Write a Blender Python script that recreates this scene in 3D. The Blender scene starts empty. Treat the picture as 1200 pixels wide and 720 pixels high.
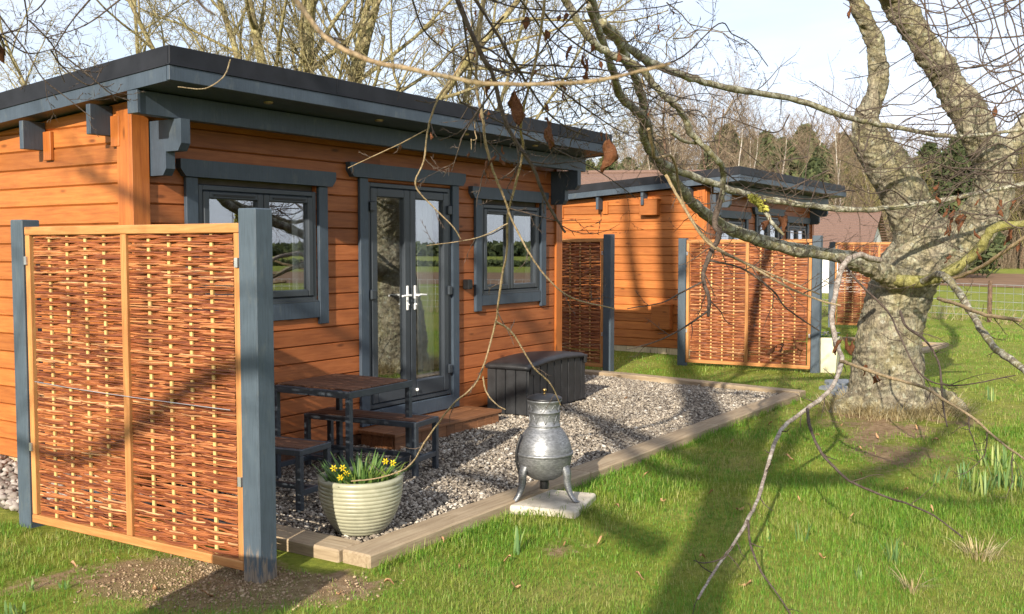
import bpy, math, random
import numpy as np
from mathutils import Vector, Matrix, noise as mnoise

random.seed(7)
RNG = np.random.default_rng(7)
SC = bpy.context.scene
COL = SC.collection
R = math.radians

# ------------------------------------------------------------------ camera frame
CAMZ, FPX = 1.74, 1162.0
YAW, PITCH = R(33.672), R(3.342)
FWD = np.array([math.cos(PITCH)*math.cos(YAW), math.cos(PITCH)*math.sin(YAW), -math.sin(PITCH)])
RGT = np.array([math.sin(YAW), -math.cos(YAW), 0.0])
UPV = np.cross(RGT, FWD)
CAM = np.array([0, 0, CAMZ])

def at(px, py, d):
    """world point seen at photo pixel (px, py) at depth d metres"""
    return CAM + d*(FWD + RGT*(px-600)/FPX - UPV*(py-360)/FPX)

def gnd(px, py, z=0.0):
    v = FWD + RGT*(px-600)/FPX - UPV*(py-360)/FPX
    return CAM + v*(z-CAMZ)/v[2]

SUN_AZ, SUN_EL = R(15.5), R(23.5)          # direction the light travels: azimuth from +X
SUNDIR = np.array([math.cos(SUN_EL)*math.cos(SUN_AZ), math.cos(SUN_EL)*math.sin(SUN_AZ), -math.sin(SUN_EL)])

# ------------------------------------------------------------------ materials
class NT:
    def __init__(s, name):
        s.m = bpy.data.materials.new(name); s.m.use_nodes = True
        s.t = s.m.node_tree; s.t.nodes.clear()
        s.out = s.n('ShaderNodeOutputMaterial')
    def n(s, typ, **kw):
        nd = s.t.nodes.new(typ)
        for k, v in kw.items(): setattr(nd, k, v)
        return nd
    def l(s, a, b): s.t.links.new(a, b)
    def coord(s, scale=(1, 1, 1), obj=True):
        tc = s.n('ShaderNodeTexCoord'); mp = s.n('ShaderNodeMapping')
        mp.inputs['Scale'].default_value = scale
        s.l(tc.outputs['Object'], mp.inputs[0]); return mp.outputs[0]
    def noise(s, co, scale, detail=4, rough=.55, dist=0):
        nd = s.n('ShaderNodeTexNoise'); nd.inputs['Scale'].default_value = scale
        nd.inputs['Detail'].default_value = detail; nd.inputs['Roughness'].default_value = rough
        nd.inputs['Distortion'].default_value = dist
        if co is not None: s.l(co, nd.inputs['Vector'])
        return nd.outputs[0]
    def ramp(s, fac, stops, interp='LINEAR'):
        nd = s.n('ShaderNodeValToRGB'); cr = nd.color_ramp; cr.interpolation = interp
        while len(cr.elements) < len(stops): cr.elements.new(.5)
        for e, (p, c) in zip(cr.elements, stops):
            e.position = p; e.color = (c, c, c, 1) if isinstance(c, (int, float)) else (*c, 1)
        s.l(fac, nd.inputs[0]); return nd.outputs[0]
    def mix(s, fac, a, b, mode='MIX'):
        nd = s.n('ShaderNodeMix', data_type='RGBA', blend_type=mode)
        for sock, v in ((nd.inputs[0], fac), (nd.inputs[6], a), (nd.inputs[7], b)):
            if isinstance(v, (int, float)): sock.default_value = v
            elif isinstance(v, tuple): sock.default_value = (*v, 1) if len(v) == 3 else v
            else: s.l(v, sock)
        return nd.outputs[2]
    def math(s, op, a, b=None):
        nd = s.n('ShaderNodeMath', operation=op)
        for sock, v in ((nd.inputs[0], a), (nd.inputs[1], b)):
            if v is None: continue
            if isinstance(v, (int, float)): sock.default_value = v
            else: s.l(v, sock)
        return nd.outputs[0]
    def island(s): return s.n('ShaderNodeNewGeometry').outputs['Random Per Island']
    def bump(s, h, strength=.3, dist=.01):
        b = s.n('ShaderNodeBump'); b.inputs['Strength'].default_value = strength
        b.inputs['Distance'].default_value = dist; s.l(h, b.inputs['Height']); return b.outputs[0]
    def bsdf(s, col, rough=.6, metal=0., normal=None, spec=.5, sss=None, trans=None):
        p = s.n('ShaderNodeBsdfPrincipled')
        for k, v in (('Base Color', col), ('Roughness', rough), ('Metallic', metal)):
            if isinstance(v, (int, float)): p.inputs[k].default_value = v
            elif isinstance(v, tuple): p.inputs[k].default_value = (*v, 1)
            else: s.l(v, p.inputs[k])
        p.inputs['Specular IOR Level'].default_value = spec
        if normal is not None: s.l(normal, p.inputs['Normal'])
        s.p = p
        if trans:
            tr = s.n('ShaderNodeBsdfTranslucent'); s.l(col, tr.inputs[0]) if not isinstance(col, tuple) else None
            mx = s.n('ShaderNodeMixShader'); mx.inputs[0].default_value = trans
            s.l(p.outputs[0], mx.inputs[1]); s.l(tr.outputs[0], mx.inputs[2]); s.l(mx.outputs[0], s.out.inputs[0])
        else: s.l(p.outputs[0], s.out.inputs[0])
        return s.m

def m_wood(name, dark, mid, light, axis=0, rough=.55, grain=1.0, island_amt=.35, spec=.4, bumpd=.002):
    t = NT(name)
    sc = [14, 14, 14]; sc[axis] = .9
    co = t.coord(tuple(sc))
    isl = t.island()
    add = t.n('ShaderNodeVectorMath', operation='ADD'); t.l(co, add.inputs[0])
    cmb = t.n('ShaderNodeCombineXYZ')
    t.l(t.math('MULTIPLY', isl, 37.), cmb.inputs[0]); t.l(t.math('MULTIPLY', isl, 53.), cmb.inputs[1]); t.l(t.math('MULTIPLY', isl, 71.), cmb.inputs[2])
    t.l(cmb.outputs[0], add.inputs[1]); co = add.outputs[0]
    g = t.noise(co, 3.0*grain, 8, .65, .6)
    c = t.ramp(g, [(.28, dark), (.5, mid), (.75, light)])
    co2 = t.coord((2.6, 2.6, 2.6))
    big = t.noise(co2, 1.3, 3)
    c = t.mix(t.ramp(big, [(.35, .35), (.65, 0.)]), c, dark)
    # knots
    v = t.n('ShaderNodeTexVoronoi'); v.inputs['Scale'].default_value = 1.0
    ks = [7., 7., 7.]; ks[axis] = 2.2
    kc = t.n('ShaderNodeVectorMath', operation='ADD'); t.l(t.coord(tuple(ks)), kc.inputs[0]); t.l(cmb.outputs[0], kc.inputs[1])
    t.l(kc.outputs[0], v.inputs['Vector'])
    c = t.mix(t.ramp(v.outputs['Distance'], [(.05, .75), (.13, 0.)]), c, tuple(x*.35 for x in dark))
    hsv = t.n('ShaderNodeHueSaturation'); t.l(c, hsv.inputs['Color'])
    t.l(t.math('ADD', t.math('MULTIPLY', isl, island_amt), 1-island_amt/2), hsv.inputs['Value'])
    return t.bsdf(hsv.outputs[0], rough, 0, t.bump(g, .5, bumpd), spec)

def m_paint(name, col, rough=.5, wear=None, spec=.45, bump=.35):
    t = NT(name); co = t.coord((1, 1, 1))
    n1 = t.noise(co, 5, 4); n2 = t.noise(t.coord((60, 60, 4)), 2, 4)
    c = t.mix(t.ramp(n1, [(.3, 0.), (.75, .45)]), col, tuple(min(1, x*1.6+.01) for x in col))
    c = t.mix(t.ramp(n2, [(.42, 0.), (.75, .5)]), c, tuple(x*.5 for x in col))
    n3 = t.noise(t.coord((3, 3, 1.2)), 4, 6, .7)
    c = t.mix(t.ramp(n3, [(.56, 0.), (.72, .5)]), c, (.115, .13, .125))
    if wear: # bare wood showing at the foot of the post
        tc = t.n('ShaderNodeTexCoord'); sx = t.n('ShaderNodeSeparateXYZ'); t.l(tc.outputs['Object'], sx.inputs[0])
        hz = t.math('SUBTRACT', .38, t.math('MULTIPLY', sx.outputs[2], 1.25))
        nz = t.noise(t.coord((40, 40, 7)), 1.2, 6, .7)
        f = t.ramp(t.math('ADD', hz, nz), [(.74, 0.), (.86, 1.)])
        wood = t.ramp(t.noise(t.coord((60, 60, 5)), 2, 5), [(.3, (.11, .08, .055)), (.6, (.30, .23, .16)), (.8, (.42, .34, .25))])
        c = t.mix(t.math('MULTIPLY', f, .8), c, wood)
    ns = t.noise(t.coord((30, 30, 6)), 3, 6)
    return t.bsdf(c, rough, 0, t.bump(ns, bump, .002), spec)

def m_plain(name, col, rough=.5, metal=0., spec=.5, var=.25, scale=8, bump=.2, bd=.003):
    t = NT(name); co = t.coord()
    n = t.noise(co, scale, 5)
    c = t.mix(t.ramp(n, [(.3, 0.), (.7, 1.)]), tuple(x*(1-var) for x in col), tuple(min(1, x*(1+var)) for x in col))
    return t.bsdf(c, rough, metal, t.bump(n, bump, bd), spec)

def m_island(name, stops, rough=.8, spec=.3, bumpscale=40, trans=None, extra=None, bd=.002):
    t = NT(name); c = t.ramp(t.island(), stops)
    n = t.noise(t.coord(), bumpscale, 4)
    c = t.mix(t.ramp(n, [(.3, .4), (.6, 0.)]), c, (.03, .025, .02)) if extra else c
    return t.bsdf(c, rough, 0, t.bump(n, .3, bd), spec, trans=trans)

def m_bark(name, base, pale, moss, s=1.0, mossy=.5, lich=.5, big=False):
    t = NT(name); co = t.coord()
    n1 = t.noise(co, 6*s, 8, .7); n2 = t.noise(co, (.9 if big else 2.2)*s, 6, .65); n3 = t.noise(co, 3.1*s, 8, .72, .5)
    c = t.ramp(n1, [(.3, tuple(x*.4 for x in base)), (.5, base), (.72, tuple(min(1, x*1.7) for x in base))])
    c = t.mix(t.math('MULTIPLY', t.ramp(n2, [(.45, 0.), (.6, 1.)]), mossy), c, moss)
    c = t.mix(t.math('MULTIPLY', t.ramp(n3, [(.50, 0.), (.55, 1.)]), lich), c, pale)
    if big:   # crusty lichen rosettes, dark cracks and scars
        v2 = t.n('ShaderNodeTexVoronoi'); v2.inputs['Scale'].default_value = 16; v2.inputs['Randomness'].default_value = 1
        dv = t.n('ShaderNodeVectorMath', operation='ADD'); t.l(co, dv.inputs[0])
        nn = t.n('ShaderNodeTexNoise'); nn.inputs['Scale'].default_value = 30; t.l(co, nn.inputs['Vector'])
        sc_ = t.n('ShaderNodeVectorMath', operation='SCALE'); t.l(nn.outputs['Color'], sc_.inputs[0]); sc_.inputs['Scale'].default_value = .05
        t.l(sc_.outputs[0], dv.inputs[1]); t.l(dv.outputs[0], v2.inputs['Vector'])
        se = t.n('ShaderNodeSeparateColor'); t.l(v2.outputs['Color'], se.inputs[0])
        m_ = t.math('MULTIPLY', t.ramp(v2.outputs['Distance'], [(.30, 1.), (.38, 0.)]), t.ramp(se.outputs[0], [(.62, 0.), (.68, .6)]))
        c = t.mix(m_, c, t.mix(se.outputs[1], (.46, .46, .38), (.36, .38, .22)))
    fine = t.noise(t.coord((1, 1, .35)), 26*s, 8, .75)
    v = t.n('ShaderNodeTexVoronoi'); v.inputs['Scale'].default_value = 17*s
    t.l(t.coord((1, 1, .45)), v.inputs['Vector'])
    h = t.math('ADD', fine, t.math('MULTIPLY', v.outputs['Distance'], .7))
    c = t.mix(t.ramp(fine, [(.36, .85), (.5, 0.)]), c, tuple(x*.22 for x in base))
    if big:
        cr = t.noise(t.coord((1, 1, 2.4)), 5, 9, .75, 1.2)
        c = t.mix(t.ramp(cr, [(.39, .6), (.45, 0.)]), c, tuple(x*.35 for x in base)); h = t.math('ADD', h, t.math('MULTIPLY', t.ramp(cr, [(.38, 0.), (.5, 1.)]), .8))
    return t.bsdf(c, .9, 0, t.bump(h, 1., .03/s), .2)

M = {}
M['clad'] = m_wood('orange_stained_pine', (.215, .062, .019), (.33, .104, .032), (.415, .146, .050), axis=0, rough=.5, spec=.3, island_amt=.5)  # front wall stain, darkened and reddened to paint in its weaker sunlight
M['clad_y'] = m_wood('orange_stained_pine_y', (.25, .074, .019), (.385, .128, .030), (.47, .172, .045), axis=1, rough=.5, spec=.3, island_amt=.5)  # same stain for the gables, with the yellower brightness of direct sun painted in
M['clad_z'] = m_wood('orange_stained_pine_z', (.28, .078, .016), (.42, .128, .025), (.51, .175, .04), axis=2, rough=.45, spec=.4)
M['honey'] = m_wood('honey_timber', (.31, .12, .034), (.48, .215, .066), (.58, .31, .115), axis=2, rough=.65)
M['honey_y'] = m_wood('honey_timber_y', (.31, .12, .034), (.48, .215, .066), (.58, .31, .115), axis=1, rough=.65)
M['stake'] = m_wood('stake_timber', (.44, .26, .085), (.57, .38, .145), (.65, .48, .22), axis=2, rough=.7)
M['deckwood'] = m_wood('brown_deck_timber', (.11, .045, .018), (.21, .088, .035), (.30, .14, .06), axis=0, rough=.6)
M['slatwood'] = m_wood('dark_slat_timber', (.07, .03, .015), (.14, .06, .03), (.2, .10, .055), axis=1, rough=.65)
M['sleeper'] = m_wood('weathered_sleeper', (.21, .15, .09), (.36, .275, .175), (.48, .39, .265), axis=0, rough=.85, island_amt=.3, bumpd=.006)
M['sleeper_y'] = m_wood('weathered_sleeper_y', (.20, .135, .075), (.34, .245, .145), (.46, .36, .23), axis=1, rough=.85, island_amt=.3, bumpd=.006)
M['plinth'] = m_wood('pale_plinth_timber', (.36, .27, .15), (.52, .42, .26), (.6, .5, .33), axis=2, rough=.8)
M['blue'] = m_paint('slate_blue_paint', (.040, .057, .078), .5)
M['post'] = m_paint('slate_blue_post_paint', (.052, .073, .094), .55)
M['post_worn'] = m_paint('worn_post_paint', (.052, .073, .094), .55, wear=True)
M['frame'] = m_plain('anthracite_frame', (.036, .044, .054), .38, 0, .5, .08, 3, .02)
M['steel'] = m_plain('dark_powder_coat', (.040, .050, .062), .42, 0, .5, .2, 20, .1)
M['felt'] = m_plain('black_flashing', (.013, .014, .018), .55, 0, .25, .3, 6, .15)
M['black'] = m_plain('black_plastic', (.012, .012, .013), .45)
M['white'] = m_plain('white_enamel', (.78, .78, .76), .3, 0, .5, .04)
M['boxplastic'] = m_plain('charcoal_resin', (.021, .022, .024), .5, 0, .4, .35, 9, .25, .004)
M['brass'] = m_plain('brass', (.55, .36, .13), .3, 1.)
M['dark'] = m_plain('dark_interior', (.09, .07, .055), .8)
M['curtain'] = m_plain('white_curtain', (.72, .72, .70), .85, 0, .2, .05)
M['tile'] = m_plain('terracotta_tile', (.165, .105, .082), .85, 0, .2, .3, 30, .5)
M['render'] = m_plain('white_render', (.72, .71, .68), .9, 0, .2, .06)
M['slate'] = m_plain('blue_slate', (.16, .18, .20), .7, 0, .4, .3, 12, .4, .004)
M['cream'] = m_plain('cream_glaze', (.66, .62, .42), .4, 0, .5, .06)
M['concrete'] = m_plain('concrete_slab', (.50, .45, .36), .95, 0, .2, .25, 14, .6, .006)
M['soilpot'] = m_plain('potting_soil', (.035, .024, .016), .95, 0, .1, .4, 40, .8, .01)
M['galv'] = m_plain('galvanised_clip', (.6, .6, .6), .4, .8)
M['gold'] = m_plain('dull_gold_trim', (.45, .36, .2), .5, .6)
M['dishbrown'] = m_plain('ploughed_soil', (.20, .125, .075), .95, 0, .1, .25, .7, .3)
def leaf_material():
    t = NT('dry_beech_leaf'); c = t.ramp(t.island(), [(0, (.12, .045, .02)), (.5, (.19, .072, .03)), (1, (.25, .11, .05))])
    n = t.noise(t.coord((1, 1, 1)), 130, 6, .7, .6); n2 = t.noise(t.coord((1, 1, 3.5)), 75, 3)
    c = t.mix(t.ramp(n, [(.38, .7), (.55, 0.)]), c, (.07, .026, .014)); c = t.mix(t.ramp(n2, [(.55, 0.), (.7, .5)]), c, (.34, .19, .10))
    return t.bsdf(c, .7, 0, t.bump(t.math('ADD', n, n2), .8, .004), .25, trans=.3)
M['leaf_dead'] = leaf_material()
M['leaf_litter'] = m_island('fallen_leaf', [(0, (.28, .13, .06)), (1, (.46, .28, .15))], .8, .3, 60)
M['bark'] = m_bark('lichened_bark', (.25, .215, .15), (.40, .385, .28), (.29, .26, .12), 2.6, .5, .42, True)
M['limb'] = m_bark('limb_bark', (.19, .165, .125), (.50, .49, .38), (.32, .30, .07), 5., .34, .75)
M['twig'] = m_bark('twig_bark', (.085, .063, .05), (.17, .14, .11), (.12, .08, .05), 9., .2, .3)
M['twig_pale'] = m_bark('pale_twig_bark', (.30, .215, .125), (.42, .34, .22), (.25, .22, .08), 9., .25, .4)
M['branch_white'] = m_bark('pale_branch_bark', (.30, .245, .20), (.52, .47, .40), (.2, .15, .11), 6., .2, .75)
M['moss'] = m_bark('mossy_limb', (.19, .175, .06), (.34, .32, .14), (.19, .18, .035), 6., .5, .5)
M['lichen'] = m_plain('yellow_lichen', (.46, .42, .09), .9, 0, .1, .3, 40, .6)
M['oakbark'] = m_bark('yellow_mossed_bark', (.21, .17, .095), (.46, .42, .22), (.24, .215, .06), 2., .45, .6)
M['woodbark'] = m_bark('wood_bark', (.15, .095, .065), (.22, .15, .10), (.13, .10, .05), 1., .3, .3)
M['birchbark'] = m_bark('birch_bark', (.45, .41, .35), (.62, .58, .52), (.22, .2, .16), 2., .3, .6)
M['redtwig'] = m_island('reddish_twigs', [(0, (.145, .10, .065)), (.5, (.22, .165, .11)), (1, (.31, .25, .175))], .9, .1)
M['oliv'] = m_island('olive_twigs', [(0, (.12, .11, .04)), (.5, (.19, .17, .065)), (1, (.27, .23, .10))], .9, .1)
M['ever'] = m_island('evergreen_needles', [(0, (.04, .055, .024)), (.5, (.07, .09, .038)), (1, (.12, .135, .055))], .8, .2, trans=.15)
M['hedge'] = m_island('hedge_leaves', [(0, (.035, .05, .02)), (.5, (.06, .08, .03)), (1, (.10, .11, .045))], .85, .2)
M['daff_leaf'] = m_island('daffodil_leaf', [(0, (.07, .15, .035)), (.6, (.12, .22, .05)), (1, (.26, .33, .06))], .5, .4, trans=.3)
M['daff_pale'] = m_island('daffodil_shoot', [(0, (.10, .20, .07)), (.5, (.17, .28, .09)), (1, (.38, .42, .10))], .5, .4, trans=.3)
M['petal'] = m_island('yellow_petal', [(0, (.75, .50, .01)), (1, (.85, .66, .03))], .6, .3, trans=.3)
M['violet'] = m_island('pansy_petal', [(0, (.25, .16, .5)), (.6, (.6, .55, .75)), (1, (.8, .78, .8))], .6, .3)
M['straw'] = m_island('dry_grass_blade', [(0, (.30, .23, .11)), (.5, (.45, .37, .20)), (1, (.56, .49, .30))], .8, .2, trans=.25)
M['gravel'] = m_island('mixed_gravel', [(0, (.085, .072, .060)), (.25, (.19, .16, .128)), (.6, (.305, .262, .205)), (.85, (.41, .36, .29)), (.96, (.50, .46, .39)), (1, (.60, .57, .51))], .85, .25, 90)
M['cobble'] = m_island('pale_cobbles', [(0, (.10, .085, .07)), (.4, (.22, .185, .155)), (1, (.38, .34, .30))], .8, .3, 30)
M['crumb'] = m_island('soil_crumbs', [(0, (.15, .10, .058)), (.6, (.27, .19, .115)), (1, (.38, .29, .19))], .95, .1, 60)
def grass_material(name, lush, thin):
    t = NT(name); isl = t.island(); co = t.coord((1, 1, 0))
    c1 = t.ramp(isl, lush); c2 = t.ramp(isl, thin)
    n = t.noise(co, .85, 4, .6); n2 = t.noise(co, 5.5, 4, .6)
    f = t.math('ADD', t.math('MULTIPLY', n, .7), t.math('MULTIPLY', n2, .3))
    c = t.mix(t.ramp(f, [(.49, 0.), (.64, 1.)]), c1, c2)
    return t.bsdf(c, .5, 0, None, .35, trans=.45)
LUSH = [(0, (.075, .195, .016)), (.4, (.135, .295, .028)), (.8, (.23, .38, .045)), (1, (.40, .42, .13))]
M['grass'] = grass_material('lawn_blades', LUSH, [(0, (.17, .22, .024)), (.4, (.29, .32, .045)), (.72, (.42, .39, .10)), (1, (.56, .48, .24))])
M['grass_long'] = grass_material('long_blades', LUSH, [(0, (.10, .17, .018)), (.6, (.19, .26, .03)), (1, (.34, .33, .12))])

def rod_material():
    t = NT('willow_rods'); isl = t.island()
    c = t.ramp(isl, [(0, (.11, .028, .010)), (.3, (.22, .062, .018)), (.7, (.35, .115, .034)), (.93, (.46, .19, .07)), (1, (.58, .34, .16))])
    n = t.noise(t.coord((20, 3, 20)), 2.2, 5)
    c = t.mix(t.ramp(n, [(.35, .6), (.6, 0.)]), c, (.13, .035, .014))
    return t.bsdf(c, .5, 0, t.bump(n, .2, .002), .4)
M['rod'] = rod_material()

def metal_material():
    t = NT('pewter_cast_metal'); co = t.coord()
    n = t.noise(t.coord((30, 30, 90)), 1.4, 5, .7); n2 = t.noise(co, 9, 5)
    c = t.mix(t.ramp(n, [(.3, 0.), (.7, 1.)]), (.11, .115, .12), (.42, .43, .44))
    c = t.mix(t.ramp(n2, [(.4, .6), (.62, 0.)]), c, (.12, .125, .13))
    r = t.ramp(n2, [(.3, .62), (.7, .42)])
    return t.bsdf(c, r, .7, t.bump(n, .35, .004), .5)
M['pewter'] = metal_material()

def pot_material():
    t = NT('sage_glazed_pot'); co = t.coord(); n = t.noise(co, 14, 6)
    c = t.mix(t.ramp(n, [(.3, 0.), (.75, 1.)]), (.27, .27, .185), (.39, .38, .27))
    return t.bsdf(c, .38, 0, t.bump(n, .1, .002), .5)
M['potglaze'] = pot_material()

def glass_material():
    t = NT('double_glazing'); m = t.m
    gl = t.n('ShaderNodeBsdfGlossy'); gl.inputs['Roughness'].default_value = 0.0
    gl.inputs['Color'].default_value = (.93, .96, 1.0, 1)
    tr = t.n('ShaderNodeBsdfTransparent'); tr.inputs[0].default_value = (.94, .96, .95, 1)
    lw = t.n('ShaderNodeLayerWeight'); lw.inputs[0].default_value = .5
    f = t.math('ADD', t.math('MULTIPLY', t.math('POWER', lw.outputs['Facing'], 5.), 2.2), .24)
    f = t.math('MINIMUM', f, .9)
    mx = t.n('ShaderNodeMixShader'); t.l(f, mx.inputs[0]); t.l(tr.outputs[0], mx.inputs[1]); t.l(gl.outputs[0], mx.inputs[2])
    t.l(mx.outputs[0], t.out.inputs[0]); return m
M['glass'] = glass_material()

def ground_material():
    t = NT('lawn_ground'); co = t.coord()
    a = t.n('ShaderNodeAttribute'); a.attribute_name = 'soil'
    n1 = t.noise(co, 1.1, 5, .6); n2 = t.noise(co, 14, 6, .7); n3 = t.noise(co, .28, 4); n4 = t.noise(co, 120, 4, .7)
    g = t.ramp(n1, [(.3, (.15, .22, .022)), (.5, (.24, .27, .04)), (.7, (.34, .31, .09))])
    g = t.mix(t.ramp(n2, [(.35, .55), (.6, 0.)]), g, (.04, .07, .01))
    g = t.mix(t.ramp(n3, [(.45, 0.), (.7, .5)]), g, (.22, .215, .06))
    s = t.ramp(n2, [(.3, (.15, .095, .052)), (.5, (.26, .175, .10)), (.72, (.37, .275, .17))])
    s = t.mix(t.ramp(n1, [(.45, 0.), (.62, .5)]), s, (.13, .14, .035))
    fac = t.math('ADD', a.outputs['Fac'], t.math('MULTIPLY', t.math('SUBTRACT', n2, .5), .9))
    c = t.mix(t.ramp(fac, [(.38, 0.), (.62, 1.)]), g, s)
    h = t.math('ADD', n2, t.math('MULTIPLY', n4, .8))
    return t.bsdf(c, .95, 0, t.bump(h, .8, .03), .1)
M['ground'] = ground_material()
M['gravelbed'] = m_plain('gravel_bed', (.16, .13, .11), .95, 0, .1, .6, 60, .8, .02)

# ------------------------------------------------------------------ object helpers
def thing(name, label, cat, loc=(0, 0, 0), rz=0, group=None):
    o = bpy.data.objects.new(name, None); COL.objects.link(o)
    o.location = loc; o.rotation_euler = (0, 0, rz); o.empty_display_size = .1
    o['label'] = label; o['category'] = cat
    if group: o['group'] = group
    return o

def tag(o, label=None, cat=None, group=None, kind=None):
    if label: o['label'] = label
    if cat: o['category'] = cat
    if group: o['group'] = group
    if kind: o['kind'] = kind
    return o

def copy_tree(o, parent=None):
    c = o.copy(); COL.objects.link(c); c.parent = parent
    for ch in list(o.children): copy_tree(ch, c)
    return c

class MB:
    def __init__(s): s.v = []; s.f = []; s.n = 0
    def add(s, vs, fs):
        s.v.extend([tuple(map(float, p)) for p in vs]); s.f.extend([tuple(i+s.n for i in f) for f in fs]); s.n += len(vs); return s
    def box(s, x0, x1, y0, y1, z0, z1, b=0.0, M=None):
        if b <= 0:
            vs = [(x, y, z) for x in (x0, x1) for y in (y0, y1) for z in (z0, z1)]
            fs = [(0, 1, 3, 2), (4, 6, 7, 5), (0, 4, 5, 1), (2, 3, 7, 6), (0, 2, 6, 4), (1, 5, 7, 3)]
        else:
            b = min(b, (x1-x0)/2.01, (y1-y0)/2.01, (z1-z0)/2.01)
            vs = []; idx = {}
            X = (x0, x1); Y = (y0, y1); Z = (z0, z1); sg = (1, -1)
            for i in (0, 1):
                for j in (0, 1):
                    for k in (0, 1):
                        for ax in (0, 1, 2):
                            p = [X[i]+sg[i]*b, Y[j]+sg[j]*b, Z[k]+sg[k]*b]
                            p[ax] = (X, Y, Z)[ax][(i, j, k)[ax]]
                            idx[(i, j, k, ax)] = len(vs); vs.append(tuple(p))
            fs = []
            for ax in (0, 1, 2):
                for e in (0, 1):
                    q = []
                    for (a, c) in ((0, 0), (0, 1), (1, 1), (1, 0)):
                        key = [0, 0, 0]; key[ax] = e; o = [q2 for q2 in (0, 1, 2) if q2 != ax]; key[o[0]] = a; key[o[1]] = c
                        q.append(idx[(*key, ax)])
                    fs.append(tuple(q))
            for ax in (0, 1, 2):          # edges along ax
                o = [q2 for q2 in (0, 1, 2) if q2 != ax]
                for a in (0, 1):
                    for c in (0, 1):
                        k0 = [0, 0, 0]; k0[o[0]] = a; k0[o[1]] = c; k1 = list(k0); k1[ax] = 1
                        fs.append((idx[(*k0, o[0])], idx[(*k0, o[1])], idx[(*k1, o[1])], idx[(*k1, o[0])]))
            for i in (0, 1):
                for j in (0, 1):
                    for k in (0, 1): fs.append(tuple(idx[(i, j, k, ax)] for ax in (0, 1, 2)))
        if M is not None: vs = [tuple(M @ Vector(p)) for p in vs]
        return s.add(vs, fs)
    def prism(s, poly, axis, a0, a1):
        """poly: list of 2D points in the other two axes (in xyz order), extruded along axis"""
        n = len(poly)
        def mk(p, a):
            q = list(p); q.insert(axis, a); return tuple(q)
        vs = [mk(p, a0) for p in poly]+[mk(p, a1) for p in poly]
        fs = [tuple(range(n)), tuple(range(2*n-1, n-1, -1))]+[(i, i+n, (i+1) % n+n, (i+1) % n) for i in range(n)]
        return s.add(vs, fs)
    def lathe(s, prof, n=48, c=(0, 0, 0), cap=True):
        vs = []; fs = []
        for r, z in prof:
            for k in range(n):
                a = 2*math.pi*k/n; vs.append((c[0]+r*math.cos(a), c[1]+r*math.sin(a), c[2]+z))
        for i in range(len(prof)-1):
            for k in range(n):
                k2 = (k+1) % n; fs.append((i*n+k, i*n+k2, (i+1)*n+k2, (i+1)*n+k))
        if cap:
            fs.append(tuple(range(n-1, -1, -1))); fs.append(tuple((len(prof)-1)*n+k for k in range(n)))
        return s.add(vs, fs)
    def tube(s, pts, rad, sides=8, cap=True):
        v, f = tube_arrays(pts, rad, sides)
        n = len(pts)
        fl = [tuple(x) for x in f]
        if cap: fl += [tuple(range(sides-1, -1, -1)), tuple((n-1)*sides+k for k in range(sides))]
        return s.add(v, fl)
    def build(s, name, mat, parent=None, smooth=False, loc=None):
        me = bpy.data.meshes.new(name); me.from_pydata(s.v, [], s.f); me.update()
        return link(name, me, mat, parent, smooth, loc)

def link(name, me, mat, parent=None, smooth=False, loc=None):
    import bmesh
    if len(me.polygons) < 60000:
        bm = bmesh.new(); bm.from_mesh(me); bmesh.ops.recalc_face_normals(bm, faces=bm.faces); bm.to_mesh(me); bm.free()
    for mm in (mat if isinstance(mat, (list, tuple)) else [mat]): me.materials.append(mm)
    if smooth: me.polygons.foreach_set('use_smooth', [True]*len(me.polygons))
    o = bpy.data.objects.new(name, me); COL.objects.link(o); o.parent = parent
    if loc is not None: o.location = loc
    return o

def tube_arrays(pts, rad, sides):
    P = np.asarray(pts, float); n = len(P); rad = np.broadcast_to(np.asarray(rad, float), (n,))
    T = np.empty_like(P); T[1:-1] = P[2:]-P[:-2]; T[0] = P[1]-P[0]; T[-1] = P[-1]-P[-2]
    T /= np.maximum(np.linalg.norm(T, axis=1, keepdims=True), 1e-9)
    u = np.cross(T[0], (0, 0, 1.) if abs(T[0][2]) < .9 else (1., 0, 0)); u /= np.linalg.norm(u)
    ang = np.arange(sides)*2*math.pi/sides; ca, sa = np.cos(ang), np.sin(ang)
    V = np.empty((n, sides, 3))
    for i in range(n):
        u = u-T[i]*(u@T[i]); u /= max(np.linalg.norm(u), 1e-9); w = np.cross(T[i], u)
        V[i] = P[i]+rad[i]*(ca[:, None]*u+sa[:, None]*w)
    i = np.arange(n-1)[:, None]*sides; k = np.arange(sides)[None, :]; k2 = (k+1) % sides
    F = np.stack([i+k, i+k2, i+sides+k2, i+sides+k], -1).reshape(-1, 4)
    return V.reshape(-1, 3), F

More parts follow.
